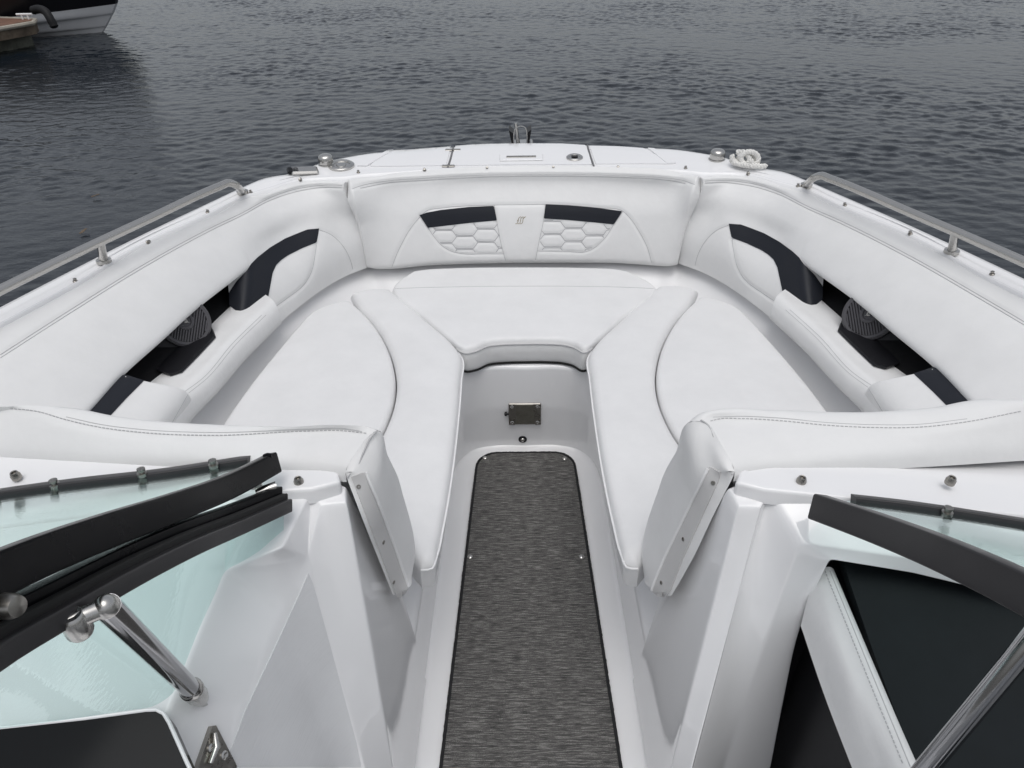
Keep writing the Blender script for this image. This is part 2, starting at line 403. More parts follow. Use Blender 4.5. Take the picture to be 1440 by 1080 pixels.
def inpoly(x, y, P):
    c = False; j = len(P)-1
    for i in range(len(P)):
        if (P[i][1] > y) != (P[j][1] > y) and x < (P[j][0]-P[i][0])*(y-P[i][1])/(P[j][1]-P[i][1])+P[i][0]: c = not c
        j = i
    return c
def patch(name, px, b, off, mt, parent, step=4., mirror=False, smooth_outline=False, skirt=.006, **k):
    """a thin inlay cut to an outline and laid on a built surface, with its own thickness"""
    P = np.array(px, float); Pc = np.concatenate([P, P[:1]])
    L = np.sum(np.linalg.norm(np.diff(Pc, axis=0), axis=1)); nb = int(L/step*1.5)
    Q = spline(Pc, np.linspace(0, 1, nb, endpoint=False), lin=not smooth_outline)
    pts = [Vector(q) for q in Q]
    x0, y0 = Q.min(0); x1, y1 = Q.max(0)
    for yy in np.arange(y0, y1, step):
        for xx in np.arange(x0, x1, step):
            if inpoly(xx, yy, Q) and np.min(np.hypot(Q[:, 0]-xx, Q[:, 1]-yy)) > step*.5: pts.append(Vector((xx, yy)))
    ed = [(i, (i+1) % nb) for i in range(nb)]
    vo, eo, fo, ov, _, _ = delaunay_2d_cdt(pts, ed, [], 1, 1e-5)
    V, N = [], []; last = None
    for v in vo:
        h = hit(b, v.x, v.y)
        if h is None:
            bb = None
            for q in range(1, 30):
                for a in range(12):
                    h = hit(b, v.x+q*math.cos(a*.5236), v.y+q*math.sin(a*.5236))
                    if h: break
                if h: break
            d = ray(v.x, v.y); t = np.dot(h[0]-CAM, h[1])/np.dot(d, h[1]); h = (CAM+d*t, h[1])
        V.append(h[0]); N.append(h[1])
    V = np.array(V); N = np.array(N); n = len(V)
    inv = {}
    for i, o_ in enumerate(ov):
        for q in o_: inv[q] = i
    ring = [inv[i] for i in range(nb)]
    top = V+N*off
    Fc = []
    for f in fo:
        a, b_, c = f[:3]; nn = np.cross(top[b_]-top[a], top[c]-top[a]); Fc.append(tuple(f) if np.dot(nn, N[a]) > 0 else tuple(f)[::-1])
    VV = np.concatenate([top, (V-N*skirt)[ring]])
    for i in range(nb): Fc.append((ring[i], ring[(i+1) % nb], n+(i+1) % nb, n+i))
    out = []
    o = link(name, VV, Fc, mt, parent, **k)
    return o, VV, Fc
def patch2(name, px, b, off, mt, parents, **k):
    o, V, Fc = patch(name, px, b, off, mt, parents[0], **k)
    return o, link(name, mir(V), [f[::-1] for f in Fc], mt, parents[1], label=k.get('label'))
def seam(name, P, N, parent, rad=.0011, mt='thread', sink=.0022, mirror=False):
    return tube(name, P-N*sink, rad, mt, parent, seg=6, mirror=mirror)

# ================================================================== THE BOAT
boat = thing('motorboat', 'white open bow motorboat whose cushioned bow seating fills the picture', 'boat')
G8 = .80                                   # gunwale height above the sole
# --- ring lines, port half, from the stem aft
IN = [(737, 238), (680, 239), (600, 242), (540, 246), (507, 248.5), (486, 251.5), (455, 252.5), (423, 256), (382, 268), (340, 281), (300, 302), (200, 348), (100, 408), (0, 463), (-90, 512), (-200, 575)]
OUT = [(737, 201), (690, 201.5), (636, 205), (580, 209.5), (519, 213.5), (497, 217), (448, 227.5), (415, 240), (374, 247), (340, 260.5), (300, 279), (200, 326), (100, 376), (0, 427), (-90, 474), (-200, 533)]
def half(px, z, extra):
    P = Zs(px, z); P[0][0] = 0.0
    return np.concatenate([P, np.array(extra)])
inn = half(IN, .80, [(-1.36, .8, .80), (-1.34, -.5, .80), (-1.26, -3.4, .80)])
out = half(OUT, .815, [(-1.50, .8, .815), (-1.48, -.5, .815), (-1.40, -3.5, .815)])
def full(P): return np.concatenate([mir(P)[:0:-1], P])
def off_(P, Q, d): # move P toward Q by metres d
    v = Q-P; return P+v/np.linalg.norm(v, axis=1, keepdims=True)*d
def dz(P, z): return P+A(0, 0, z)
deck_rows = [dz(off_(inn, out, -.012), -.03), dz(inn, .0), dz(off_(inn, out, .006), .006), dz(off_(inn, out, .017), .0065), dz(off_(inn, out, .025), .001),
             dz(off_(inn, out, .05), .0), (inn+out)/2+A(0, 0, .004), off_(out, inn, .025)+A(0, 0, .0), dz(off_(out, inn, .004), -.008), dz(off_(out, inn, -.004), -.03)]
deck = loft('deck', [full(r_) for r_ in deck_rows], 'gel', boat, nu=420, nv=72)
hull_rows = [dz(off_(out, inn, -.004), -.03), dz(off_(out, inn, -.028), -.045), dz(off_(out, inn, -.028), -.085), dz(off_(out, inn, -.006), -.10), dz(off_(out, inn, .06), -.5), dz(off_(out, inn, .16), -1.0), dz(off_(out, inn, .5), -1.45)]
hull = loft('hull', [full(r_) for r_ in hull_rows], 'gel', boat, nu=220, nv=40, toward=(0, 12, 0))
mb = MB(); e0, e1 = out[-1], mir(out[-1])
mb.prism([e0, e1, e1*A(.8, 1, 1)+A(0, 0, -1.3), e0*A(.8, 1, 1)+A(0, 0, -1.3)], A(0, .05, 0)); mb.build('transom', 'gel', boat)
bdeck = bvh_of(deck)

# --- foredeck hatch panels, gaps, fittings
hatch, _, _ = patch('anchor_locker_hatch', [(640.5, 206.5), (680, 204), (737, 203.2), (790, 203.5), (823, 205.5), (828, 218), (832, 232.5), (737, 232.5), (633, 234), (637, 220)], bdeck, .005, 'gel', boat, step=3)
for px in ([(634, 207), (590, 210.5), (548, 213), (529, 226), (520, 234.5), (560, 234.5), (627, 233.5)], [(829, 206), (870, 207), (905, 209.5), (928, 222), (944, 231.5), (900, 231), (838, 231.5)]):
    patch('foredeck_panel', px, bdeck, .004, 'gel', boat, step=3)
for px in ([(503, 234.5), (546, 212.8), (554, 212.2), (516, 234.8)], [(911, 209.8), (920, 210.5), (951, 230.5), (938, 231.5)]):
    patch('foredeck_flute', px, bdeck, .0065, 'gel', boat, step=3)
bd2 = bvh_of(deck, hatch)
for px in ([(637.5, 206), (634, 222), (629.5, 236)], [(826, 205), (830, 219), (835, 234)]):
    P, N = hits(bdeck, px, 2); tube('hatch_gap', P+N*.0015, .004, 'greygap', boat, seg=6)
def onnorm(b, x, y):
    p, n = hit(b, x, y); return p, n
def fr(n):
    u = np.cross(A(0, 1, 0), n); u /= np.linalg.norm(u); v = np.cross(n, u); return u, v
for (x, y, hs_) in ((637, 212, .9), (630.5, 234.5, .7)):
    p, n = onnorm(bd2, x, y); u, v = fr(n); mb = MB()
    mb.box(p+n*.003, u*.036*hs_, v*.011*hs_, n*.003, .0015); mb.tube([p-v*.013*hs_+n*.005, p+v*.013*hs_+n*.005], .0045, 10)
    mb.build('hatch_hinge', 'steeld', hatch)
p, n = onnorm(bd2, 733, 222.5); u, v = fr(n); mb = MB(); mb.box(p+n*.003, u*.088, v*.03, n*.003, .0025); mb.build('grab_recess_frame', 'gel', hatch)
mb = MB(); mb.box(p+n*.0068, u*.06, v*.0085, n*.0012, .0008); q = mb.build('grab_recess_slot', 'steeld', hatch)
p, n = onnorm(bd2, 808, 222); mb = MB(); mb.lathe(p, n, [(.034, -.004), (.034, .004), (.030, .007), (.022, .007), (.020, .004), (.001, .004)], 28); lt = mb.build('round_latch', 'steel', hatch)
mb = MB(); mb.box(p+n*.0065, u*.013, v*.008, n*.002, .001); mb.build('latch_button', 'black', hatch)
# snaps round the lip
def snap(p, n, parent, s=1., name='snap_fastener'):
    mb = MB(); mb.lathe(p, n, [(.0085*s, -.002), (.0085*s, .003*s), (.007*s, .0045*s), (.005*s, .0048*s), (.005*s, .008*s), (.0062*s, .010*s), (.0062*s, .012*s), (.003*s, .013*s)], 14)
    return mb.build(name, 'steeld', parent)
for (x, y) in ((13, 462), (106, 395), (208, 340), (292, 298), (353, 270), (422, 252), (504, 242), (597, 238.5), (685, 236), (778, 235), (869, 235), (964, 236), (1052, 244), (1122, 261), (1188, 288), (1280, 328), (1395, 385)):
    h = hit(bdeck, x, y+1)
    if h: snap(h[0], h[1], boat, .82)
# cleats
def cleat(x, y, s=1):
    p, n = onnorm(bdeck, x, y); e = empty('pop_up_cleat', boat); mb = MB()
    mb.lathe(p, A(0, -.10, 1), [(.027, -.01), (.029, .006), (.030, .020), (.029, .029), (.025, .036), (.016, .040), (.005, .041)], 28); mb.build('cleat_head', 'steel', e)
    mb = MB(); mb.lathe(p, A(0, 0, 1), [(.033, -.004), (.033, .002), (.028, .004)], 28); mb.build('cleat_base', 'steel', e)
cleat(459, 231); cleat(1008, 224)
p, n = onnorm(bdeck, 480, 233.5); mb = MB(); mb.lathe(p, n, [(.052, -.005), (.052, .006), (.046, .010), (.036, .010), (.033, .005), (.02, .005), (.018, .009), (.002, .009)], 32); mb.build('filler_cap', 'steel', boat)
p, n = onnorm(bdeck, 432, 242); u, v = fr(n); mb = MB(); tv = u*.93+v*.36; tw = np.cross(n, tv)
mb.box(p+n*.006-tv*.01, tv*.052, tw*.026, n*.008, .006); nv_ = mb.build('navigation_light', 'steel', boat)
mb = MB(); mb.box(p+n*.007-tv*.052, tv*.024, tw*.022, n*.007, .006); mb.build('lens', 'gloss', nv_)

# --- grab rails
rail_px = [(341, 270, .812), (337, 265, .85), (331, 260, .878), (322, 257, .893), (310, 261.5, .895), (200, 312, .895), (100, 359, .895), (0, 408, .895), (-120, 470, .895), (-260, 545, .895)]
RP = Zs(rail_px, 0)
for mi in (False, True):
    e = empty('grab_rail', boat)
    tube('rail_tube', RP, .0128, 'steel', e, seg=16, smoothpts=120, mirror=mi)
    for (xb, yb, xt, yt) in ((146, 367, 141, 340),):
        b0 = Z(xb, yb, .812); t0 = Z(xt, yt, .89); mb = MB(); mb.tube([b0, b0*.5+t0*.5, t0], [.0135, .0115, .0115], 14)
        mb.lathe(b0, A(0, 0, 1), [(.021, -.004), (.021, .005), (.014, .009)], 18); mb.build('stanchion', 'steel', e, mirror=mi)
    mb = MB(); mb.lathe(RP[0], A(0, 0, 1), [(.021, -.006), (.021, .005), (.014, .009)], 18); mb.build('rail_foot', 'steel', e, mirror=mi)

# --- bow backrest
b0 = Zs([(489, 254), (507, 250.5), (540, 247.5), (600, 243.5), (680, 240.5), (737, 239.5), (800, 239.5), (870, 241), (940, 244.5), (968, 246), (984, 249)], .80)
b1 = Zs([(491, 268), (507, 263), (540, 256.5), (600, 251.5), (680, 247.5), (737, 246.5), (800, 246.5), (870, 248), (930, 251), (963, 255.5), (981, 262)], .775)
b3 = Zs([(518, 375), (530, 377.5), (545, 378), (600, 373.5), (680, 370.5), (737, 369.5), (800, 369.5), (870, 370), (925, 373.5), (938, 374), (951, 371.5)], .455)
b2 = (b1*.55+b3*.45)+A(0, -.004, .004)
brows = [b0, b1, b2, b3]
kw = dict(nu=230, nv=95, r=.020, puff=.016, bulge=.012, ru=.009)
Gb, Bb, nb_ = pad_grid(brows, kw['nu'], kw['nv'], kw['r'], kw['puff'], (1, 1, 1, 1), kw['bulge'], ru=kw['ru'])
bv = gbvh(Gb)
def z3(L): return [(600+a/4.8, 160+b/4.8) for a, b in L]
def z4(L): return [(840+a/4.8, 190+b/4.8) for a, b in L]
def z2(L): return [(340+a/4.8, 200+b/4.8) for a, b in L]
seams = []
top_seams = [[(493, 266), (507, 261), (540, 255), (600, 250.5), (680, 246.5), (737, 245.5), (800, 245.5), (870, 247), (930, 250), (963, 254.5), (979, 260)]]
top_seams.append([(x, y+3.2) for x, y in top_seams[0][1:-1]])
arch_l = [(551, 376), (557, 360), (566, 341), (577, 322), (588, 308), (601, 296), (620, 292.5), (660, 289), (695, 288), (737, 287.5)]
arch_r = [(737, 287.5), (767, 287), (800, 288.5), (840, 292), (876, 297), (888, 309), (899, 326), (909, 345), (917, 371)]
col_l = [(695, 288), (698.5, 310), (704, 340), (711, 367)]; col_r = [(767, 287), (764, 312), (758, 340), (753, 366)]
quilt_l = [(601.5, 320), (612, 335), (622, 346), (634, 353), (645, 356), (680, 357), (709, 357)]
quilt_r = [(863, 316), (853, 332), (845, 341), (834, 350), (824, 354), (800, 354), (756, 353)]
side_l = [(590, 302), (601.5, 320)]; side_r = [(876, 297), (863, 316)]
navy_l = [(590, 302), (600, 299), (620, 295.3), (660, 291), (694.5, 289.5), (698.8, 310), (660, 313.5), (635, 316.5), (601.5, 320.3)]
navy_r = [(767.5, 287.3), (800, 288.7), (840, 292.3), (875, 297), (870, 305), (863, 315.6), (840, 313.2), (800, 309.5), (764.6, 307.3)]
navy_l[0] = (590, 302.5)
hexes = []
def hexrow(xs, y0, sl, inset, h, clip):
    pass
def clip_line(L, poly):
    D = densify(np.array([(a, b, 0) for a, b in L]), .8)[:, :2]; outl = []; cur = []
    for q in D:
        if inpoly(q[0], q[1], poly): cur.append(tuple(q))
        else:
            if len(cur) > 3: outl.append(cur)
            cur = []
    if len(cur) > 3: outl.append(cur)
    return outl
regL = [(602, 321), (635, 317.5), (660, 314.5), (699, 311.5), (708, 356), (645, 355), (634, 352), (622, 345), (612, 334)]
regR = [(765, 309), (800, 311), (840, 314.5), (862, 317), (853, 331), (844, 340), (833, 349), (824, 353), (757, 352)]
def honey(cx, cy, slope, reg):
    W, Hh, t = 29.6, 18.6, 6.2         # column pitch, row pitch, run of the slanted sides
    a, c, h = W/2+t/2, W/2-t/2, Hh/2-.85
    for i in range(-3, 4):
        for j in range(-4, 5):
            x = cx+i*W; y = cy+j*Hh+(Hh/2 if i % 2 else 0)+slope*(i*W)
            for s_ in ([(x-a, y), (x-c, y-h), (x+c, y-h), (x+a, y)], [(x-c-.8, y+h-1), (x-c, y+h), (x+c, y+h), (x+c+.8, y+h-1)]): hexes.extend(clip_line(s_, reg))
honey(654, 341, -.03, regL); honey(776.5, 338.5, .03, regR)
allseams = []
for L in top_seams+[arch_l, arch_r, col_l, col_r, quilt_l, quilt_r, side_l, side_r]: allseams.append(('s', *hits(bv, L, 2.5)))
for L in hexes:
    P, N = hits(bv, L, 2.0, lin=True)
    if len(P) > 2: allseams.append(('h', P, N))
bow_back = pad('bow_backrest', brows, 'vinyl', boat, depth=.02, grooves=[s_[1] for s_ in allseams], **kw)
mbs = MB(); mbh = {False: MB(), True: MB()}
for k_, P, N in allseams:
    if len(P) < 3: continue
    (mbs if k_ == 's' else mbh[P[0][0] > .02]).tube(P-N*.0026, .0010 if k_ == 's' else .0011, 6)
mbs.build('backrest_seam', 'thread', bow_back); [q_.build('quilting_stitch', 'dthread', bow_back) for q_ in mbh.values()]
patch('accent_panel', navy_l, bv, .0015, 'navy', bow_back, step=4, label='navy accent strip to port of the emblem')
patch('accent_panel', navy_r, bv, .0015, 'navy', bow_back, step=4, label='navy accent strip to starboard of the emblem')
# emblem: slanted interlocking strokes
mb = MB()
strokes = [[(610+24*i, 250), (627+24*i, 246), (641+24*i, 216)] for i in range(3)]+[[(636+24*i, 219), (650+24*i, 186), (668+24*i, 178)] for i in range(3)]+[[(684, 196), (700, 190), (708, 180)], [(628, 226), (634, 214), (646, 208)]]
for s_ in strokes:
    P, N = hits(bv, [(640+a/7.2, 280+b/7.2) for a, b in s_], .6); mb.tube(P+N*.0002, .0013, 6)
mb.build('emblem', 'gold', bow_back)

# --- side pads (port pixels, mirrored)
S_r0 = Zs([(486, 254), (455, 254.5), (423, 258), (382, 270), (340, 283), (300, 304), (200, 350), (100, 410), (0, 465), (-90, 514), (-200, 577)], .80)
S_r1 = Zs([(485, 262), (452, 262), (420, 266), (380, 279), (340, 300), (300, 319), (204, 371), (100, 435), (0, 499), (-90, 550), (-200, 614)], .78)
S_r2 = Zs([(499, 305), (473, 311), (448, 320), (412, 331), (379, 347), (348, 371.5), (277, 425), (225, 471), (167, 522), (116, 577), (40, 655)], .655)
S_r0 = np.concatenate([S_r0, [A(-1.455, .90, .80)]]); S_r1 = np.concatenate([S_r1, [A(-1.41, .90, .78)]]); S_r2 = np.concatenate([S_r2, [A(S_r2[-1][0]-.05, .92, .655)]])
S_r2m = (S_r1+S_r2)/2+A(.010, -.006, .008)
S_under = S_r2+A(-.07, .02, .012)
S_r3 = Zs([(516, 374), (480, 389), (443, 411), (405, 441), (380, 463)], .455); S_r3 = np.concatenate([S_r3, [A(-.955, 1.99, .455)]])
fwd_r2 = S_r2[:6].copy(); fwd_mid = None
S_r0[0] += A(.004, -.016, 0); S_r1[0] += A(.004, -.018, 0); S_r2[0] += A(.002, -.010, 0); S_r2m[0] = (S_r1[0]+S_r2[0])/2+A(.006, -.008, .004)
N_ST = len(S_r2)-1; UD = np.linspace(0, 1, 20*N_ST+1); KS = 20*5; NT = 20*N_ST
def stn(Q): return spline(Q, UD, s=np.arange(len(Q)))
D0, D1, D2m, D2 = stn(S_r0), stn(S_r1), stn(S_r2m), stn(S_r2); DU = D2+A(-.07, .02, .012)
D3 = spline(S_r3, np.linspace(0, 1, KS+1), s=np.arange(6))
R4 = np.concatenate([D2[:KS+1]*.5+D3*.5+A(.010, -.008, .006), D2[KS+1:]+A(-.035, .010, -.002)]); R5 = np.concatenate([D3, DU[KS+1:]])
us_ = np.unique(np.concatenate([np.array([0, .02, .06, .13, .23, .36, .52, .72, 1.])*.009/1.9, np.linspace(.009/1.9, 1, 170), [KS/NT-.002, KS/NT, KS/NT+.0025, KS/NT+.005, KS/NT+.008]]))
RW = [spline(q, us_, s=np.arange(NT+1), lin=(i > 3)) for i, q in enumerate((D0, D1, D2m, D2, R4, R5))]
RW[4][:, 2] += 0
rsv = [0]
for a_, b_ in zip(RW, RW[1:]): rsv.append(rsv[-1]+np.mean(np.linalg.norm(a_-b_, axis=1)))
G0s = spline(np.array(RW), tsamp(110, rsv[-1], .02), s=rsv)
side_pads = []
kwU = dict(nu=0, nv=0, r=.02, puff=.014, sides=(0, 0, 1, 0), ru=.009, G0=G0s)
GU = pad_grid(RW, 0, 0, .02, .014, (1, 0, 1, 0), ru=.009, G0=G0s)[0] if False else None
def side_surface(): return pad_grid([RW[0], RW[1]], 10, 10, .02, .014, (0, 0, 1, 0), ru=.009, G0=G0s)[0]
bF = gbvh(side_surface())
s_a = [(484, 261), (470, 260), (452, 260.5), (420, 265), (380, 278), (340, 299), (300, 318), (204, 370), (100, 434), (0, 498)]
s_b = [(480, 264), (452, 263.6), (420, 268.2), (380, 281.3), (340, 302.5), (300, 321.7), (204, 374), (100, 438.4), (0, 502.5)]
fs = [hits(bF, s_a, 3), hits(bF, s_b, 3), hits(bF, z2([(525, 590), (600, 620), (660, 670), (710, 740), (740, 810), (752, 860)]), 2.5), hits(bF, z2([(505, 690), (495, 770), (475, 870), (440, 940), (300, 1060), (200, 1130)]), 2.5)]
kwU['nu'], kwU['nv'] = 10, 10
for mi in (False, True):
    o = pad('side_bolster', [RW[0], RW[1]], 'vinyl', boat, depth=.03, mirror=mi, grooves=[s_[0] for s_ in fs], **kwU); side_pads.append(o)
    mb = MB()
    for P, N in fs: mb.tube(P-N*.0026, .0010, 6)
    mb.build('bolster_seam', 'thread', o, mirror=mi)
fpads = side_pads
patch2('accent_panel', [(448.5, 321.5), (447, 331), (445, 341), (425, 349), (405, 359), (395, 366), (388, 373), (383, 384), (380, 400), (376, 421), (371.5, 439), (350, 438), (332, 437), (323, 430), (322, 412), (333, 396), (347, 381), (353, 371), (362, 362), (379, 348.5), (400, 336), (418, 328.5), (432, 323)], bF, .0025, 'navy', fpads, step=4)

# --- shelf (armrest) below the speaker recess
E_ = [(377, 441), (337, 480), (292, 530), (265, 556), (235, 592), (190, 645)]
BK = [(347, 414), (299, 460), (252, 511), (217, 538), (185, 575), (140, 625)]
s_back = Zs(BK, .560); s_edge = Zs(E_, .553); s_bot = Zs([(383, 464), (350, 494), (310, 538), (283, 567), (250, 604), (205, 655)], .44)
# run the shelf a little under the corner pad
def ext(P, d): v = P[0]-P[1]; v = v/np.linalg.norm(v); return np.concatenate([[P[0]+v*d], P])
sr = [ext(q, .06) for q in (dz(s_back, .0)+A(-.04, 0, -.004), dz(s_back*.45+s_edge*.55, .006), off_(s_edge, s_back, .018)+A(0, 0, .006), off_(s_edge, s_back, -.001)+A(0, 0, -.012), off_(s_edge, s_back, -.006)+A(0, 0, -.05), s_bot)]
shelves = [loft('armrest_shelf', sr, 'vinyl', boat, nu=80, nv=50, mirror=mi) for mi in (False, True)]
bS = bvh_of(shelves[0])
for k_, L in enumerate([[(374, 443), (333, 483), (290, 533), (265, 553)], [(368, 443), (328, 482), (285, 532), (258, 552)]]):
    P, N = hits(bS, L, 3)
    for mi in (False, True): tube('shelf_seam', P-N*.0003, .0009, 'thread', shelves[mi], seg=6, mirror=mi)
# --- aft side block with navy strip
a0 = Zs([(158, 518), (116, 577), (60, 640)], .650)+A(-.05, 0, 0); a1 = Zs([(200, 536), (153, 586), (105, 642)], .628); a2 = Zs([(262, 552), (222, 600), (190, 640)], .566); a3 = Zs([(268, 562), (232, 606), (203, 645)], .53); a4 = Zs([(285, 567), (250, 606), (218, 648)], .44)
ab = []
for mi in (False, True):
    o = pad('aft_corner_bolster', [a0, a1, a2, a3, a4], 'vinyl', boat, nu=40, nv=50, r=.012, puff=.008, depth=.07, sides=(1, 1, 0, 0), mirror=mi); ab.append(o)
bA = bvh_of(ab[0])
patch2('accent_panel', [(166, 525), (175, 527.5), (202, 536), (178, 560), (153, 587), (112, 585), (120, 570)], bA, .0025, 'navy', ab, step=4)
P, N = hits(bA, [(264, 555), (250, 580), (240, 598)], 3)
for mi in (False, True): tube('bolster_seam', P, .001, 'thread', ab[mi], seg=6, mirror=mi)
# --- recess back wall and speaker
w0 = ext(s_back, .10)+A(.0, 0, -.01); wtop = w0+A(-.13, .0, .16)
for mi in (False, True): loft('recess_lining', [w0+A(.03, -.01, -.012), w0+A(-.01, 0, .005), w0*.5+wtop*.5+A(-.06, 0.02, 0), wtop+A(-.03, .02, 0)], 'blackmesh', boat, nu=40, nv=14, mirror=mi)
for mi in (False, True):   # white return at the forward end of the recess
    q = ext(s_back, .02)[0]; mb = MB(); mb.prism([q+A(.04, .05, -.03), q+A(-.10, .08, -.03), q+A(-.10, .08, .07), q+A(-.0, .06, .07)], A(0, .02, 0)); mb.build('recess_end_panel', 'navy', boat, mirror=mi)
SPC = Z(259, 453, .620); SPN = A(.66, -.50, .56); SPN /= np.linalg.norm(SPN)
def PL(x, y, p0=None, n=None):
    p0 = SPC if p0 is None else p0; n = SPN if n is None else n
    d = ray(x, y); return CAM+d*(np.dot(p0-CAM, n)/np.dot(d, n))
spx = [(279, 426), (296, 452), (303, 473.5), (278, 500), (256, 523), (244, 526), (232, 521), (210, 503), (214, 484), (240, 460)]
for mi in (False, True):
    e = empty('speaker', boat)
    ring = np.array([PL(*q)-SPN*.004 for q in spx]); mb = MB(); n_ = len(ring); c_ = ring.mean(0)
    inner = ring-SPN*.14+(c_-ring)*.05
    mb.add(np.concatenate([c_+(ring-c_)*.975+SPN*.004, ring, inner]), [tuple(range(n_))]+[(i, i+n_, (i+1) % n_+n_, (i+1) % n_) for i in range(n_)]+[(i+n_, i+2*n_, (i+1) % n_+2*n_, (i+1) % n_+n_) for i in range(n_)])
    foot = Zs([(290, 452), (300, 464), (303.5, 474), (280, 499), (256, 523.5), (240, 528), (222, 522), (236, 505)], .566); mb.prism(foot, A(-.004, .001, .005))
    mb.build('speaker_housing', 'black', e, mirror=mi, sharp=30)
    GN, GC = SPN, SPC
    u = np.cross(GN, A(0, 0, 1)); u /= np.linalg.norm(u); v = np.cross(GN, u); RS = .074
    mb = MB()                                        # rim + slats
    mb.lathe(GC, GN, [(RS+.006, -.004), (RS+.006, .008), (RS, .012), (RS-.008, .011), (RS-.010, .004)], 48)
    mb.build('grille_rim', 'grille', e, mirror=mi)
    mb = MB()
    ang = R(52); su = u*math.cos(ang)+v*math.sin(ang); sv = np.cross(GN, su)
    for k_ in range(-8, 9):
        t = k_*.0078; h_ = math.sqrt(max(0, (RS-.009)**2-t*t))
        if abs(t) < .026:
            i0 = math.sqrt(.026**2-t*t)
            for sg in (-1, 1): mb.box(GC+sv*t+su*sg*(h_+i0)/2+GN*.008, su*(h_-i0)/2, sv*.0022, GN*.003)
        else: mb.box(GC+sv*t+GN*.008, su*h_, sv*.0022, GN*.003)
    mb.build('grille_slats', 'grille', e, mirror=mi)
    mb = MB(); mb.lathe(GC, GN, [(.027, .002), (.027, .012), (.024, .0135), (.018, .0135), (.016, .010), (.002, .010)], 30); mb.build('grille_centre', 'grille', e, mirror=mi)
    mb = MB(); mb.lathe(GC, GN, [(RS-.006, -.002), (RS-.008, .001), (.002, .001)], 30); mb.build('speaker_cone', 'black', e, mirror=mi)
    mb = MB(); th = np.linspace(.2, 5.2, 24); mb.tube([GC+GN*.0125+(u*math.cos(a)+v*math.sin(a))*(.004+.0016*a/5) for a in th], .0017, 6)
    mb.tube([GC+GN*.0125+u*.006-v*.008, GC+GN*.0125-u*.001+v*.001, GC+GN*.0125-u*.008+v*.008], .0016, 6); mb.build('speaker_emblem', 'steel', e, mirror=mi)

# --- seat liner and walkway
def side_bottom(): return np.concatenate([S_r3[:5], s_bot[1:]])
bl = Zs([(737, 369.5), (680, 370.5), (600, 373.5), (545, 377), (518, 375)], .455)
outer = np.concatenate([bl, S_r3[1:5], s_bot[1:], [A(-1.02, 1.0, .44)]]); outer[0][0] = 0; outer[:, 2] = .415
outer2 = outer*A(1.03, 1.02, 1)+A(0, .0, .04)
wx = [(0, 2.005), (-.12, 2.005), (-.185, 1.985), (-.235, 1.93), (-.258, 1.84), (-.264, 1.7), (-.266, 1.45), (-.267, 1.2), (-.268, .9), (-.27, .4), (-.27, -1.)]
def ring(z, d, yoff=0, k=1.0):
    P = np.array([(x_, y_, 0.) for x_, y_ in wx]); T = np.gradient(P, axis=0); N = np.stack([-T[:, 1], T[:, 0], T[:, 2]*0], 1); N /= np.linalg.norm(N, axis=1, keepdims=True)
    if N[0][1] < 0: N = -N
    Q = P+N*np.broadcast_to(d, (len(P),))[:, None]; Q[:, 2] = z; Q[:, 1] += yoff; Q[0][0] = 0; return Q
kink = np.array([.02, .02, .02, .03, .05, .08, .10, .13, .13, .03, .02])
kink2 = np.array([0, 0, 0, 0, 0.004, .006, .008, .014, .014, .0, 0]); k3w = np.array([-.0005]*5+[0., .001, .006, .006, 0, 0])
lin_in = ring(.370, kink+.02)[:8]; lin_in[-1][1] = 1.0
st = np.linspace(0, 1, len(lin_in)); 
liner = loft('seat_liner', [full(outer2), full(outer), full(outer*.93+A(0, .07, -.034)), full(spline(outer, np.linspace(0, 1, 30))*.55+spline(lin_in, np.linspace(0, 1, 30))*.45+A(0, 0, -.02)), full(lin_in)], 'gel', boat, nu=160, nv=40)
zb = .012
wu = np.concatenate([np.linspace(0, .40, 40), np.linspace(.40, .60, 110)[1:], np.linspace(.60, 1, 40)[1:]])
n_u = 8; fl_ = np.array([.366, .366, .366, .370, .382, .39, .395, .396, .396, .396, .396])
up = [ring(fl_+.006, kink+.03)[:n_u], ring(fl_, kink+.002)[:n_u], ring(np.array([.34, .34, .34, .33, .32, .29, .27, .262]+[.26]*3), kink)[:n_u], ring(.20, kink2+.002, .01)[:n_u], ring(.016, k3w, .022)[:n_u]]
for q in up: q[-1][1] = 1.0
walk = grid_obj('walkway_liner', round_rows([spline(full(q), wu) for q in up], [0, .02, .02, .012, 0], 8), 'gelw', boat, toward=(0, 1.2, .4), sharp=0)
dA = np.concatenate([k3w[:8]+.007, [.011, .018, .018]])
lo = [ring(.056, dA, .022), ring(.013, dA-.002, .022), ring(.011, -.058, .0), ring(.007, -.075, -.0)]
grid_obj('sole_border', round_rows([spline(full(q), wu) for q in lo], [0, .036, .01, 0], 8), 'gelw', boat, toward=(0, 1.2, .4), sharp=0)
mb = MB(); mb.box(A(0, -.7, -.03), A(.27, 0, 0), A(0, 2.72, 0), A(0, 0, .03)); mb.build('cockpit_sole', 'gel', boat)
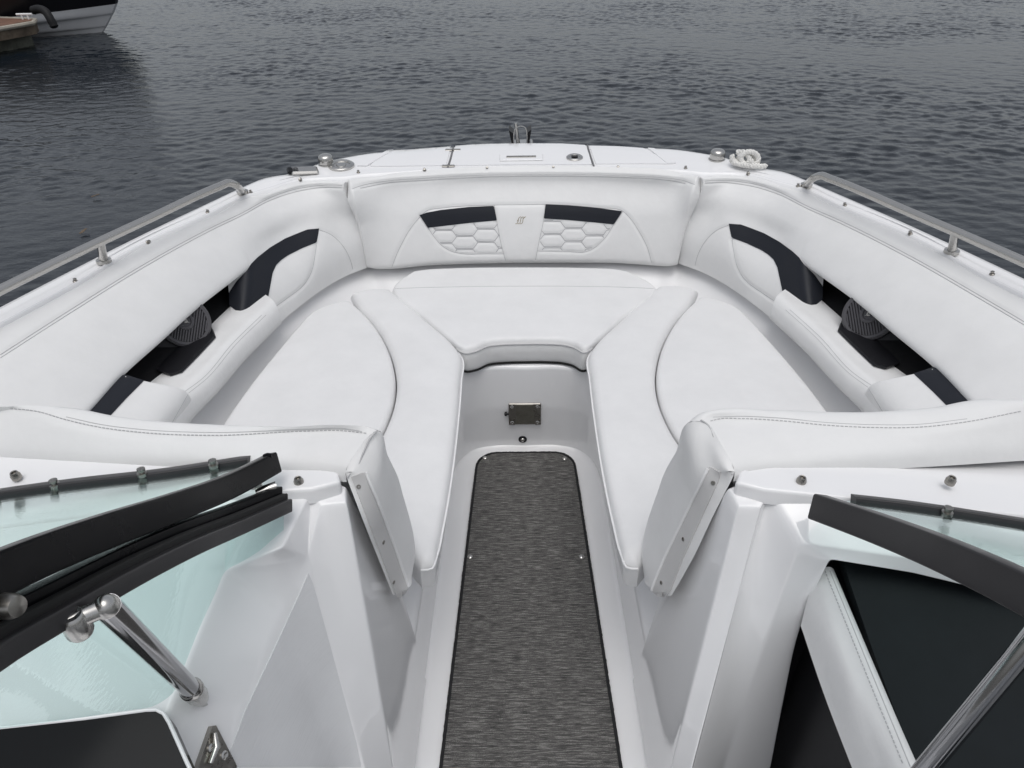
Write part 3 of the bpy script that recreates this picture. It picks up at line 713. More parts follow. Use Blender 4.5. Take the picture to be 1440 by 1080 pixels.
# plate + drain on the riser
bw = bvh_of(walk)
p, n = hit(bw, 738, 581); n = A(0, -1, 0.03); n /= np.linalg.norm(n); u = A(1, 0, 0); v = np.cross(n, u)
pt = empty('mounting_plate', boat); mb = MB(); mb.box(p+n*.004, u*.0575, v*.046, n*.004, .003); mb.build('base_plate', 'steeld', pt)
for s_ in (-1, 1):
    for t_ in (-1, 1): mb = MB(); mb.lathe(p+u*.045*s_+v*.034*t_+n*.0085, n, [(.0075, 0), (.0075, .002), (.004, .0035), (.001, .0025)], 14); mb.build('plate_screw', 'steel', pt)
for s_ in (-1, 1): mb = MB(); mb.prism([p+u*(.036*s_)-v*.044+n*.008, p+u*(.057*s_)-v*.044+n*.008, p+u*(.057*s_)+v*.044+n*.008, p+u*(.029*s_)+v*.044+n*.008][::s_], n*.0022); mb.build('plate_flange', 'steeld', pt, smooth=False)
mb = MB(); mb.box(p+n*.0085, u*.034, v*.040, n*.0012); mb.build('plate_socket', mat('dark_stainless', (.34, .33, .29), .4, metal=1, var=.25, varscale=50), pt)
mb = MB(); mb.lathe(p-u*.057+n*.004, -u, [(.004, 0), (.004, .006), (.008, .008), (.008, .014), (.003, .016)], 14); mb.build('plate_knob', 'black', pt)
p, n = hit(bw, 735, 617.5); mb = MB(); mb.lathe(p, n, [(.0155, -.002), (.0155, .003), (.012, .006), (.009, .005), (.001, .005)], 24); dn = mb.build('courtesy_light', 'black', boat)
mb = MB(); mb.lathe(p+n*.005, n, [(.008, 0), (.006, .003), (.001, .004)], 18); mb.build('light_lens', 'steel', dn)

# --- floor mat: a thing of its own
mat_t = thing('floor_mat', 'dark grey woven snap-in floor mat lying along the bow walkway', 'mat', (0, 1.3, .014))
def mat_outline(inset):
    L = []
    x0, y0, x1, y1 = .2275, .45, .1795, 1.990; r_ = .075
    for a in np.linspace(0, math.pi/2, 9): L.append((x1-r_+r_*math.cos(a), y1-r_+r_*math.sin(a)))
    L = [(x0, y0)]+L
    L = np.array(L); c = A(0, 1.3); full_ = np.concatenate([L, L[::-1]*A(-1, 1)])
    # inset toward the inside
    q = full_.copy(); q[:, 0] -= np.sign(q[:, 0])*inset; q[:, 1] = np.where(q[:, 1] > 1.3, q[:, 1]-inset, q[:, 1]+inset); return q
o1 = mat_outline(.0085)
Pm = [(x_, y_, .0215) for x_, y_ in o1]; Pc = [(x_, y_, .013) for x_, y_ in o1]; n_ = len(Pm)
cm = link('mat_weave', [(a, b-1.3, c-.014) for a, b, c in Pm+Pc], [tuple(range(n_))]+[(i, (i+1) % n_, (i+1) % n_+n_, i+n_) for i in range(n_)], 'carpet', mat_t, smooth=False)
Pb = np.array([(x_, y_-1.3, .0055) for x_, y_ in mat_outline(.0045)]); Pb = np.concatenate([Pb, Pb[:1]])
V, Fc = tube_geo(densify(Pb, .006), .0048, 8); V[:, 2] = V[:, 2]*1.0
jit = RNG.normal(0, .00035, (len(V), 3)); link('mat_binding', V+jit, Fc, 'binding', mat_t)
for (x, y) in ((661, 783), (818, 783), (682, 644), (794, 645)):
    p = Z(x, y, .0215); mb = MB(); mb.lathe(p-A(0, 1.3, .014), A(0, 0, 1), [(.0088, -.001), (.0085, .0022), (.006, .0042), (.002, .0050)], 18); mb.build('mat_snap', 'pipe' if False else 'steel', mat_t)

# --- aft backrests, each side from its own outline
def along(p, Q):        # a row that starts at p and follows Q's plan
    Q = Q[1:]; d = p[1]-Q[0][1]; R_ = [p]
    for q in Q: R_.append(A(q[0], q[1]+d, p[2]))
    return np.array(R_)
BR = {-1: dict(k0=[(486, 664, .862), (433, 659, .862), (300, 655, .862), (127, 645, .865), (0, 637, .868), (-200, 622, .87)],
     k1=[(521, 611, .893), (480, 605, .893), (433, 606, .893), (300, 613, .893), (200, 609, .897), (140, 601, .905), (93, 591, .915), (53, 579, .925), (0, 574, .93), (-60, 568, .935), (-200, 565, .935)],
     k2=[(529, 606, .893), (515, 602, .899), (480, 599, .902), (400, 602, .90), (300, 602, .90), (200, 596, .905), (150, 589, .912), (100, 578.5, .922), (50, 571.5, .93), (0, 572, .936), (-200, 560, .94)],
     f=[(545, 640, -.272), (565, 690, -.266), (578, 750, -.258), (583, 787, -.252), (577, 816, -.256)],
     a=[(486, 668, .858), (508, 725, -.302), (529, 778, -.292), (554, 840, -.283)],
     st=[(515, 609), (480, 605.5), (433, 606), (300, 612), (200, 608), (140, 600.5), (93, 590), (53, 578.5), (5, 573.5)], s2=[(509, 606.8), (480, 602.3), (433, 603.3), (300, 608), (200, 603.8), (140, 596.4), (93, 586)],
     pi=[(530, 604.5, .896), (520, 616, .892), (510, 637, .879), (502, 655, .866), (487, 671, .856)],
     br=[(494, 671), (497, 668.5), (511, 664), (516, 678), (541, 744), (572, 826), (570, 832), (563, 839.5), (556, 838), (540, 795)],
     sc=[(503.5, 684), (537, 762), (551.5, 818)], fl=[(513, 664), (529, 706), (543, 744), (558, 785), (572, 824)]),
  1: dict(k0=[(1033, 663, .862), (1060, 658, .862), (1120, 653, .862), (1200, 648, .862), (1300, 643, .864), (1440, 634, .868), (1640, 622, .87)],
     k1=[(993, 594, .893), (1006, 589.5, .893), (1043, 589, .893), (1100, 592, .893), (1160, 598, .893), (1227, 601.5, .895), (1293, 601, .90), (1360, 593.5, .91), (1440, 578, .925), (1500, 570, .93), (1640, 566, .935)],
     k2=[(981, 592, .893), (994, 584.5, .899), (1027, 580, .902), (1093, 582.5, .90), (1177, 587.5, .90), (1250, 588, .905), (1327, 582, .915), (1393, 570.5, .928), (1440, 567, .935), (1640, 556, .94)],
     f=[(950, 637, .298), (927, 685, .284), (911, 742, .268), (903, 787, .255), (907, 816, .258)],
     a=[(1033, 667, .858), (1003, 725, .332), (978, 778, .312), (943, 840, .286)],
     st=[(999, 592), (1010, 589.2), (1043, 588.6), (1100, 591.6), (1160, 597.6), (1227, 601), (1293, 600.5), (1360, 593), (1435, 578.5)], s2=[(1003, 586.5), (1043, 585.4), (1100, 588), (1160, 593.8), (1227, 597), (1293, 596.4), (1360, 588.8)],
     pi=[(986, 590, .896), (995, 596, .892), (1005, 616, .882), (1016, 645, .867), (1031, 667, .856)],
     br=[(995, 662), (999, 656), (1014, 663), (1012, 674), (962, 784), (944, 830), (938, 838), (927, 838), (918, 830), (935, 787)],
     sc=[(1004, 679), (963, 758), (932, 819)], fl=[(997, 659), (978, 700), (955, 748), (936, 787), (919, 828)])}
for sg in (-1, 1):
    d_ = BR[sg]; k0, k1, k2 = Zs(d_['k0'], 0), Zs(d_['k1'], 0), Zs(d_['k2'], 0); f1, f2, f3, f4, f5 = [X(*q) for q in d_['f']]
    k3 = along(f1, k2); k3[1:, 2] += .04; k4 = along(f2, k2); k5 = along(f4, k2); k6 = along(f5, k2)
    kr = [k0+A(0, -.004, -.02), k0, spline(k0, np.linspace(0, 1, 8))*.5+spline(k1, np.linspace(0, 1, 8))*.5+A(0, 0, .006), k1, k2, k3, k4, k5, k6]
    Gk = grid_loft(kr, np.linspace(0, 1, 110), np.linspace(0, 1, 70)); bk = gbvh(Gk)
    rs_k = [0]
    for a_, b_ in zip(kr, kr[1:]): rs_k.append(rs_k[-1]+np.mean(np.linalg.norm(spline(a_, np.linspace(0, 1, 9))-spline(b_, np.linspace(0, 1, 9)), axis=1)))
    prof = spline(np.array([q[0] for q in kr]), np.linspace(rs_k[1]/rs_k[-1], 1, 40), s=rs_k)
    afl = np.array([Z(*d_['a'][0])]+[X(*q) for q in d_['a'][1:]])
    aflD = spline(afl, np.linspace(0, 1, 40)); aflD[0] = prof[0]; aflD[-1] = aflD[-1]*.7+prof[-1]*.3
    ix = -sg
    cap_rows = [aflD, aflD*.66+prof*.34+A(.010*ix, -.002, .001), aflD*.25+prof*.75+A(.009*ix, 0, .001), prof]
    b1, b2_ = hits(bk, d_['st'], 3), hits(bk, d_['s2'], 3)
    g = groove(Gk, gnormals(Gk, (0, 1, 2)), [b1[0]], .004, .0012)
    o = grid_obj('seat_backrest', g, 'vinyl', boat, toward=(0, 1.0, 2.5))
    c = loft('backrest_end', cap_rows, 'vinyl', o, nu=40, nv=20, toward=(0, 1, .6)); bcap = bvh_of(c)
    mb = MB(); D = densify(b1[0], .0025)     # stitched seam drawn as short stitches
    for i in range(0, len(D)-2, 3): mb.tube([D[i]+A(0, -.0002, .0002), D[i+2]+A(0, -.0002, .0002)], .0009, 5)
    mb.build('backrest_stitching', 'thread', o)
    mb = MB(); mb.tube(b2_[0]-b2_[1]*.0004, .0007, 5); mb.build('backrest_seam', 'thread', o)
    tube('backrest_piping', spline(Zs(d_['pi'], 0), np.linspace(0, 1, 30))+A(.001*ix, -.001, 0), .0016, 'thread', o, seg=8)
    patch('end_bracket', d_['br'], bcap, .0035, 'bracket', o, step=5, skirt=.004, sharp=30)
    for (x, y) in d_['sc']:
        h_ = hit(bcap, x, y)
        if h_: mb = MB(); mb.lathe(h_[0]+h_[1]*.0035, h_[1], [(.0042, 0), (.0042, .0012), (.0015, .0010), (.0012, -.001)], 10); mb.build('bracket_screw', 'steeld', o)
    P, N = hits(bcap, d_['fl'], 4); mb = MB(); mb.tube(P+N*.005, .0030, 8); mb.build('bracket_flange', 'pipe', o)

# --- seat cushions: things of their own
def cushion(name, rows, ztop, mt, label, nu, nv, r, depth, seams=(), pipes=(), group=None, mi=False, sides=(1, 1, 1, 1), bulge=.006):
    base = [np.column_stack([q[:, 0], q[:, 1], np.full(len(q), 0.)+q[:, 2]-r]) for q in rows]
    c = np.mean(np.concatenate(rows), axis=0); c[2] = .40
    if mi: c = mir(c)
    root = thing(name, label, 'seat cushion', c, group)
    return root, base, c
def seat_surface(rows, nu, nv, r, sides=(1, 1, 1, 1), bulge=.006):
    base = [q-A(0, 0, r) for q in rows]
    return pad_grid(base, nu, nv, r, r, sides, bulge, toward=(rows[0][0][0], rows[0][0][1], 20.))
# port seat: flat panel rows fore->aft ; u runs outboard->inboard
pan_out = Zs([(474, 426), (460, 429), (441, 437), (420, 457), (395, 486), (367, 520), (338, 558), (310, 599), (285, 640)], .462)
pan_in = Zs([(490, 422), (503, 432), (520, 449), (540, 478), (551, 505), (556, 538), (552, 568), (540, 600), (512, 645)], .462)
bol_out = pan_in.copy(); bol_out = Zs([(492, 411), (504.5, 431), (521.5, 448.5), (541.5, 477.5), (552.5, 505), (557.5, 538), (553.5, 568), (541.5, 600), (514, 648), (498, 690)], .468)
bol_in = Zs([(547, 405), (575, 428), (610, 459), (640, 486), (649, 498), (648, 530), (642, 600), (633, 672), (622, 735), (613, 774), (604, 793), (590, 794)], .466)
bol_o = spline(bol_out, np.linspace(0, 1, 40)); bol_i = spline(bol_in, np.linspace(0, 1, 40))
def cush_build(mi):
    side_w = 'starboard' if mi else 'port'
    root = thing('seat_cushion', ('long white bow seat cushion with curved inner bolster on the right of the floor mat' if mi else 'long white bow seat cushion with curved inner bolster on the left of the floor mat'), 'seat cushion', mir(A(-.5, 1.6, .40)) if mi else A(-.5, 1.6, .40), 'long side seat cushions')
    inv = A(*root.location)
    def part(nm, rows, mt, **k):
        o = pad(nm, [q-A(0, 0, k['r']) for q in rows], mt, root, mirror=mi, toward=(-.5, 1.5, 20.), **k)
        o.location = -Vector(inv); return o
    p1 = part('seat_panel', [pan_out, pan_out*.5+pan_in*.5+A(0, 0, .004), pan_in], 'vinyl2', nu=70, nv=44, r=.017, puff=.017, depth=.06, bulge=.008)
    p2 = part('inner_bolster', [bol_o, bol_o*.66+bol_i*.34+A(0, 0, .012), bol_o*.3+bol_i*.7+A(0, 0, .010), bol_i], 'vinyl2', nu=110, nv=44, r=.034, puff=.034, depth=.055, bulge=.004)
    # piping round the inner edge
    P = spline(bol_in+A(.0015, -.001, -.017), np.linspace(.36, 1, 70))
    o = tube('cushion_piping', P, .0026, 'pipe', root, seg=8, mirror=mi); o.location = -Vector(inv)
    S = spline(bol_in, np.linspace(.0, 1, 70))+A(.002, 0, -.034)
    return root
cush_build(False); cush_build(True)
# bow filler cushion
c0 = Zs([(580, 380.5), (600, 377.5), (640, 375.5), (737, 374.5), (830, 375.5), (862, 377), (884, 381.5)], .474)
c1 = Zs([(552, 405), (580, 404), (640, 402.5), (737, 401.5), (830, 402), (890, 403.5), (923, 405)], .470)
c2 = Zs([(602, 450), (625, 449), (660, 448), (737, 447), (800, 447), (845, 447), (872, 449)], .474)
c3 = Zs([(642, 487), (655, 492.5), (667, 490.5), (687, 482.5), (705, 480.5), (737, 479.5), (772, 479.5), (790, 480.5), (806, 484), (822, 491.5), (833, 486)], .462)
rootb = thing('seat_cushion', 'trapezoid white filler cushion at the bow between the two long seat cushions', 'seat cushion', A(0, 2.3, .40))
brow = [c0-A(0, 0, .02), c1-A(0, 0, .014), c2-A(0, 0, .02), c3-A(0, 0, .012)]
o = pad('seat_panel', brow, 'vinyl2', rootb, nu=90, nv=50, r=.02, puff=.02, depth=.02, sides=(1, 1, 1, 1), bulge=.006, toward=(0, 2.3, 20)); o.location = -rootb.location
bc = bvh_of(o); bc = BVHTree.FromPolygons([v.co for v in o.data.vertices], [list(p.vertices) for p in o.data.polygons])
P, N = hits(bc, [(556, 406), (580, 405), (640, 403.5), (737, 402.5), (830, 403), (890, 404.5), (919, 406)], 3); s_ = tube('cushion_seam', P, .0012, 'thread', rootb, seg=6); s_.location = -rootb.location
fr_top = spline(c3, np.linspace(.0, 1, 60))+A(0, -.003, -.012); fr_bot = fr_top+A(0, .004, -.070)
fr_top2 = fr_top+A(0, .004, .010)
o = loft('front_band', [fr_top2, fr_top, fr_top*.5+fr_bot*.5+A(0, -.006, 0), fr_bot, fr_bot+A(0, .03, -.004)], 'vinyl', rootb, nu=70, nv=20); o.location = -rootb.location
o = tube('cushion_piping', fr_top+A(0, -.002, .002), .0022, 'thread', rootb, seg=8); o.location = -rootb.location
o = tube('base_edge', fr_bot[3:-3]+A(0, .0005, -.004), .0045, 'dark', rootb, seg=8); o.location = -rootb.location  # dark tube standing in for the shaded gap beneath the cushion

# --- consoles: moulded shells
pcon = empty('console', boat); pcon['label'] = 'console seen through the tinted glass'
scon = empty('console', boat); scon['label'] = 'console with black recess and padded edge'
def down(p, q, zf, xf=None):
    t = (zf-p[2])/(q[2]-p[2]); e = p+(q-p)*t
    if xf is not None: e[0] = xf
    return e
V = {}
V['a0'] = Z(487, 684, .835); V['a1'] = X(585, 897, -.2765); V['a2'] = A(-.2675, 1.085, .015)
V['b0'] = Z(488, 708, .826); V['b1'] = X(553, 1080, -.279); V['b2'] = down(V['b0'], V['b1'], .015, -.271)
V['c0'] = Z(451, 711, .826); V['v0'] = X(433, 782, -.385); V['c1'] = X(513, 1080, -.314); V['c2'] = down(V['v0'], V['c1'], .015, -.278)
V['r0'] = Z(437, 690, .840); V['r1'] = X(397, 770, -.402); V['r2'] = X(316, 800, -.482); V['r3'] = X(242, 980, -.502); V['r4'] = A(-.515, .25, .725); V['r5'] = A(-.515, -.5, .70)
V['v1'] = X(400, 866, -.412); V['v2'] = X(345, 985, -.441); V['v3'] = A(-.458, .3, .60); V['v4'] = A(-.458, -.5, .58)
V['g1'] = A(-.279, .55, .015); V['g2'] = A(-.279, .42, .015); V['g3'] = A(-.279, .2, .015); V['g4'] = A(-.279, -.5, .015)
V['d0'] = Z(472, 659, .860); V['d1'] = Z(479, 676, .860); V['d1b'] = Z(479, 677.5, .838); V['d2'] = Z(455, 680, .860); V['d2b'] = Z(455, 682.5, .838)
V['k0'] = A(-.312, 1.0, .857); V['k1'] = A(-1.0, 1.02, .862); V['k2'] = A(-1.40, .95, .80)
V['e1'] = Z(300, 697, .860); V['e2'] = A(-1.38, .74, .845); V['s1'] = Z(205, 807, .785); V['s2'] = A(-1.36, .66, .74); V['t4'] = A(-1.36, .2, .66); V['t5'] = A(-1.36, -.5, .65)
V['kf'] = A(-.30, 1.03, .60)
wallA = [('a0', 'a1', 'a2', 'b2', 'b1', 'b0')]
pill = [('b0', 'b1', 'c1', 'v0', 'c0'), ('b1', 'b2', 'c2', 'c1')]
V['h0'] = Z(466, 674, .836)
ptop = [('a0', 'b0', 'c0', 'r0', 'h0'), ('a0', 'h0', 'kf', 'a1')]
deckp = [('k0', 'd0', 'd1', 'd2', 'e1'), ('k0', 'e1', 'e2', 'k2', 'k1'), ('d0', 'd0x', 'd1x', 'd1'), ('d1', 'd1x', 'd2x', 'd2'), ('d2', 'd2x', 'e1x', 'e1'), ('e1', 'e1x', 'e2x', 'e2'), ('k0', 'k0x', 'd0x', 'd0')]
V['d2'] = Z(438, 688, .858); V['d1'] = Z(479, 677, .860); V['d0'] = Z(474, 659, .860)
for q_ in ('d0', 'd1', 'e2', 'k0'): V[q_+'x'] = V[q_]+A(0, 0, -.04)
V['d2x'] = V['d2']+A(0, -.004, -.03); V['e1x'] = V['e1']+A(0, -.006, -.03)
panel = [('v0', 'c1', 'c2', 'g1', 'v1'), ('v1', 'g1', 'g2', 'v2'), ('v2', 'g2', 'g3', 'v3'), ('v3', 'g3', 'g4', 'v4')]
bevl = [('c0', 'v0', 'r0'), ('r0', 'v0', 'r1'), ('r1', 'v0', 'v1', 'r2'), ('r2', 'v1', 'v2', 'r3'), ('r3', 'v2', 'v3', 'r4'), ('r4', 'v3', 'v4', 'r5')]
tops = [('r0', 'r1', 'r2', 's1', 'e1'), ('e1', 's1', 's2', 'e2'), ('r2', 'r3', 's1'), ('s1', 'r3', 'r4', 't4', 's2'), ('r4', 'r5', 't5', 't4')]
def sub(D_, polys): return {q_: D_[q_] for p_ in polys for q_ in p_}
V['e1'][2] -= .006; V['e2'][2] -= .006
P1 = wallA+pill+ptop+panel+bevl+tops
lowpoly('console_moulding', sub(V, P1), P1, 'gelw', pcon, bev=.0, soft=5)
V['e1'][2] += .006; V['e2'][2] += .006
lowpoly('console_deck', sub(V, deckp), deckp, 'gel', pcon, bev=.007, seg=4, ang=25)
# starboard: shorter inner face, end post facing aft, ledge over a dark recess
S = {q: mir(V[q]) for q in ('a0', 'a1', 'a2', 'b0', 'b1', 'b2', 'c0', 'c1', 'c2', 'd0', 'd1', 'd2', 'h0', 'd0x', 'd1x', 'd2x', 'k0', 'k0x', 'k1', 'k2', 'kf')}
S['a0'] = Z(1023, 686, .835); S['a1'] = X(907, 903, .2765); S['b0'] = Z(1038, 713, .826); S['b1'] = X(943, 1080, .279); S['b2'] = down(S['b0'], S['b1'], .015, .271)
S['c0'] = Z(1070, 714, .826); S['c1'] = X(973, 1080, .306); S['c2'] = down(S['c0'], S['c1'], .015, .278); S['h0'] = Z(1048, 676, .836); S['d0'] = Z(1041, 661, .860); S['d1'] = Z(1034, 678, .860)
S['k0'] = A(.352, 1.0, .857); S['kf'] = A(.31, 1.03, .60)
for q_ in ('d0', 'd1', 'k0'): S[q_+'x'] = S[q_]+A(0, 0, -.04)
S['r0'] = Z(1082, 692, .840); S['p0'] = Z(1122, 763, .803); S['p1'] = Y(1017, 1080, .755); S['p2'] = down(S['p0'], S['p1'], .015); S['ca'] = S['c0']*.72+S['c1']*.28
S['q0'] = Y(1160, 772, .80); S['q1'] = Y(1124, 872, .805); S['q2'] = Y(1083, 1080, .79); S['q3'] = down(S['q1'], S['q2'], .015)
S['l0'] = Z(1290, 786, .803); S['l1'] = Z(1440, 812, .803); S['l2'] = A(1.38, .62, .80)
S['m0'] = Y(1168, 787, .803); S['m1'] = S['l0']+A(0, -.004, -.03); S['m2'] = S['l1']+A(0, -.004, -.045); S['m3'] = S['l2']+A(0, 0, -.06)
S['e1'] = Z(1200, 700, .860); S['e2'] = A(1.38, .74, .855)
S['w0'] = S['q1']+A(.03, .07, 0); S['w1'] = S['q3']+A(.03, .07, 0); S['m0b'] = S['m0']+A(0.0, .08, 0); S['m1b'] = S['m1']+A(0, .08, 0); S['m2b'] = S['m2']+A(0, .1, 0); S['m3b'] = S['m3']+A(0, .1, 0)
sp = [f[::-1] for f in wallA]+[f[::-1] for f in (('b0', 'b1', 'c1', 'ca', 'c0'), ('b1', 'b2', 'c2', 'c1'))]+[f[::-1] for f in ptop]
sp += [('c0', 'ca', 'r0'), ('r0', 'ca', 'c1', 'p1', 'p0'), ('c1', 'c2', 'p2', 'p1'), ('p0', 'p1', 'q2', 'q1', 'm0'), ('p1', 'p2', 'q3', 'q2'), ('m0', 'q1', 'w0', 'm0b'), ('q1', 'q2', 'q3', 'w1', 'w0'),
       ('p0', 'm0', 'm1', 'l0'), ('l0', 'm1', 'm2', 'l1'), ('l1', 'm2', 'm3', 'l2'), ('m0', 'm0b', 'm1b', 'm1'), ('m1', 'm1b', 'm2b', 'm2'), ('m2', 'm2b', 'm3b', 'm3'),
       ('r0', 'p0', 'l0', 'e1'), ('e1', 'l0', 'l1', 'l2', 'e2'), ]
S['e1x'] = S['e1']+A(0, -.006, -.03); S['e2x'] = S['e2']+A(0, 0, -.04); S['d2'] = Z(1076, 688, .858); S['d2x'] = S['d2']+A(0, -.004, -.03)
for q_ in ('e1', 'e2'): S[q_][2] -= .006
lowpoly('console_moulding', sub(S, sp), sp, 'gelw', scon, bev=.0, soft=5)
for q_ in ('e1', 'e2'): S[q_][2] += .006
lowpoly('console_deck', sub(S, deckp), [f[::-1] for f in deckp], 'gel', scon, bev=.007, seg=4, ang=25)
bcm = bvh_of([o for o in COL.objects if o.name == 'console_moulding'][0])
bpy.context.view_layer.update()
_dg = bpy.context.evaluated_depsgraph_get(); _e = [o for o in COL.objects if o.name == 'console_moulding'][0].evaluated_get(_dg); _m = _e.to_mesh(); bcm = BVHTree.FromPolygons([v.co.copy() for v in _m.vertices], [list(p.vertices) for p in _m.polygons]); _e.to_mesh_clear()
patch('mat_reflection_patch', [(433, 806), (440, 822), (500, 1040), (508, 1078), (316, 1078), (344, 1000), (372, 940), (400, 880), (420, 836)], bcm, .0015, 'gelt', pcon, step=8)  # added patch imitating the mat mirrored in the glossy console wall
# recess: black back, dark dash panel, padded edge
mb = MB(); mb.prism([A(.46, .86, .0), A(1.3, .86, .0), A(1.3, .86, .79), A(.46, .86, .79)], A(0, .01, 0)); mb.build('recess_back', 'black', scon, smooth=False)
dp = [np.array([A(.535, .845, .752), A(.9, .80, .752), A(1.34, .73, .752)]), np.array([A(.535, .70, .715), A(.9, .68, .715), A(1.34, .64, .715)]), np.array([A(.535, .2, .66), A(.9, .2, .66), A(1.34, .2, .66)])]
loft('dash_panel', dp, 'blackdash', scon, nu=30, nv=20, thick=.02, toward=(.8, .4, 4), label='dark slate dash panel')
pd = [np.array([X(1126, 880, .474), X(1160, 980, .478), X(1199, 1082, .482), A(.49, .30, .60)]), np.array([X(1140, 830, .482), X(1190, 945, .486), X(1238, 1082, .492), A(.50, .28, .68)]), np.array([X(1152, 801, .497), X(1207, 940, .50), X(1266, 1082, .504), A(.512, .26, .725)]),
      np.array([X(1165, 797, .510), X(1222, 935, .513), X(1283, 1082, .516), A(.524, .26, .73)]), np.array([X(1172, 800, .522), X(1230, 937, .525), X(1293, 1082, .528), A(.536, .26, .71)]), np.array([X(1172, 806, .525), X(1230, 945, .528), X(1293, 1090, .531), A(.538, .26, .66)])]
Gp = grid_loft(pd, np.linspace(0, 1, 60), np.linspace(0, 1, 36)); pe_ = grid_obj('padded_edge', Gp, 'vinyl', scon, toward=(.2, .4, 2), thick=.012)
bp_ = gbvh(Gp); mb = MB(); P, N = hits(bp_, [(1160, 803), (1215, 940), (1271, 1078)], 3); D = densify(P, .0022)
for i in range(0, len(D)-2, 3): mb.tube([D[i]+A(0, 0, .0004), D[i+2]+A(0, 0, .0004)], .0009, 5)
mb.tube(hits(bp_, [(1167, 803), (1223, 940), (1280, 1078)], 3)[0], .0008, 5)
mb.build('edge_stitching', 'thread', pe_)
mb = MB(); mb.prism([A(.545, .30, .02), A(.545, .87, .02), A(.535, .87, .72), A(.535, .30, .62)], A(.012, 0, 0)); mb.build('recess_side', 'black', scon, smooth=False)
# port dash insert (gloss black) and stainless catch
PZ = X(215, 1000, -.515); PN = A(.05, -.30, .95); PN /= np.linalg.norm(PN)
ip = [(-120, 1036), (0, 1023), (120, 1010), (205, 998.5), (220, 998), (230, 1003), (238, 1016), (262, 1070), (300, 1150), (-120, 1150)]
mb = MB(); mb.prism([PL(x, y, PZ, PN) for x, y in ip], -PN*.03); ins = mb.build('dash_insert', 'gloss', pcon, smooth=False, label='gloss black dash insert')
rim = [PL(x, y, PZ, PN) for x, y in ip[:-1]]; tube('insert_rim', rim, .0026, 'gel', pcon, seg=8)
bsp = bvh_of([o for o in COL.objects if o.name.startswith('console_moulding')][0])
ct = empty('door_catch', pcon); h = hit(bsp, 306, 1052); p, n = h; q = [(299, 1021), (304, 1020), (333, 1076), (333, 1092), (276, 1092), (282, 1070)]
mb = MB(); mb.prism([PL(x, y, p+n*.006, n) for x, y in q], -n*.02); mb.build('catch_plate', 'steeld', ct, smooth=False)
mb = MB()
for (x, y) in ((297, 1052), (315, 1062)): c_ = PL(x, y, p+n*.006, n); mb.lathe(c_, n, [(.0065, 0), (.0065, .002), (.004, .0035), (.001, .002)], 14)
mb.build('catch_screw', 'steel', ct)
mb = MB(); mb.tube([PL(302, 1030, p+n*.010, n), PL(305, 1050, p+n*.010, n), PL(296, 1074, p+n*.010, n)], [.003, .006, .004], 10); mb.build('catch_lever', 'steel', ct)

# --- windshields
def bar(mb, P, wv, hv, sp=30):
    """rectangular bar along P; wv, hv half-width / half-height vectors"""
    P = spline(np.asarray(P, float), np.linspace(0, 1, sp)); n = len(P); wv = np.asarray(wv, float); hv = np.asarray(hv, float); V = []
    prof = []
    for cx_, cy_, a0 in ((1, 1, 0), (-1, 1, 90), (-1, -1, 180), (1, -1, 270)):
        for t in (0, 30, 60, 90): a_ = R(a0+t); prof.append((cx_*.72+.28*math.cos(a_), cy_*.80+.20*math.sin(a_)))
    for p in P:
        for a, c in prof: V.append(p+wv*a+hv*c)
    mb.add(V, gfaces(n, 16, False, 0, True)+[tuple(range(16))[::-1], tuple(range((n-1)*16, n*16))]); return mb
ws = empty('windshield', boat); ws['label'] = 'tinted windshield pane beside the open gate'
base_l = [Z(352, 649, .868), Z(230, 668, .874), Z(100, 683, .878), Z(0, 697, .88), Z(-150, 722, .885)]
mb = MB(); bar(mb, base_l, A(0, .011, -.004), A(0, .004, .009)); mb.build('base_rail', 'railg', ws)
post_l = [Z(386, 651, .900), X(330, 680, -.452), X(240, 715, -.452), X(150, 746, -.447), X(60, 780, -.44), X(-60, 832, -.43)]
post_l[0] = A(-.441, post_l[0][1], post_l[0][2])
mb = MB(); bar(mb, post_l, A(.010, 0, .002), A(-.004, .0085, .0155)); mb.build('side_post', 'rail', ws)
gl = [np.array(base_l), np.array([post_l[0]+A(-.01, 0, .0)]+[A(p[0]-.008, p[1]+.008, p[2]+.006) for p in post_l[1:]])]
gl[0] = spline(gl[0], np.linspace(0, 1, 12)); gl[1] = spline(gl[1], np.linspace(0, 1, 12))
loft('pane', gl, 'glass2', ws, nu=24, nv=6, thick=.005, toward=(0, 0, 3))
for (x, y) in ((300, 651), (200, 663), (77, 679), (-5, 690)):
    p = Z(x, y+3, .887); mb = MB(); mb.lathe(p, A(0, .1, 1), [(.0085, -.004), (.0085, .002), (.005, .003), (.005, .006), (.0068, .0075), (.0068, .0105), (.003, .0115)], 16); mb.build('cover_stud', 'steeld', ws)
mb = MB(); c_ = spline(np.array(post_l), [.03])[0]; mb.lathe(c_+A(.0, .006, .017), A(0, .3, 1), [(.0075, -.004), (.0075, .002), (.003, .004)], 16); mb.build('post_cap_screw', 'rail', ws)
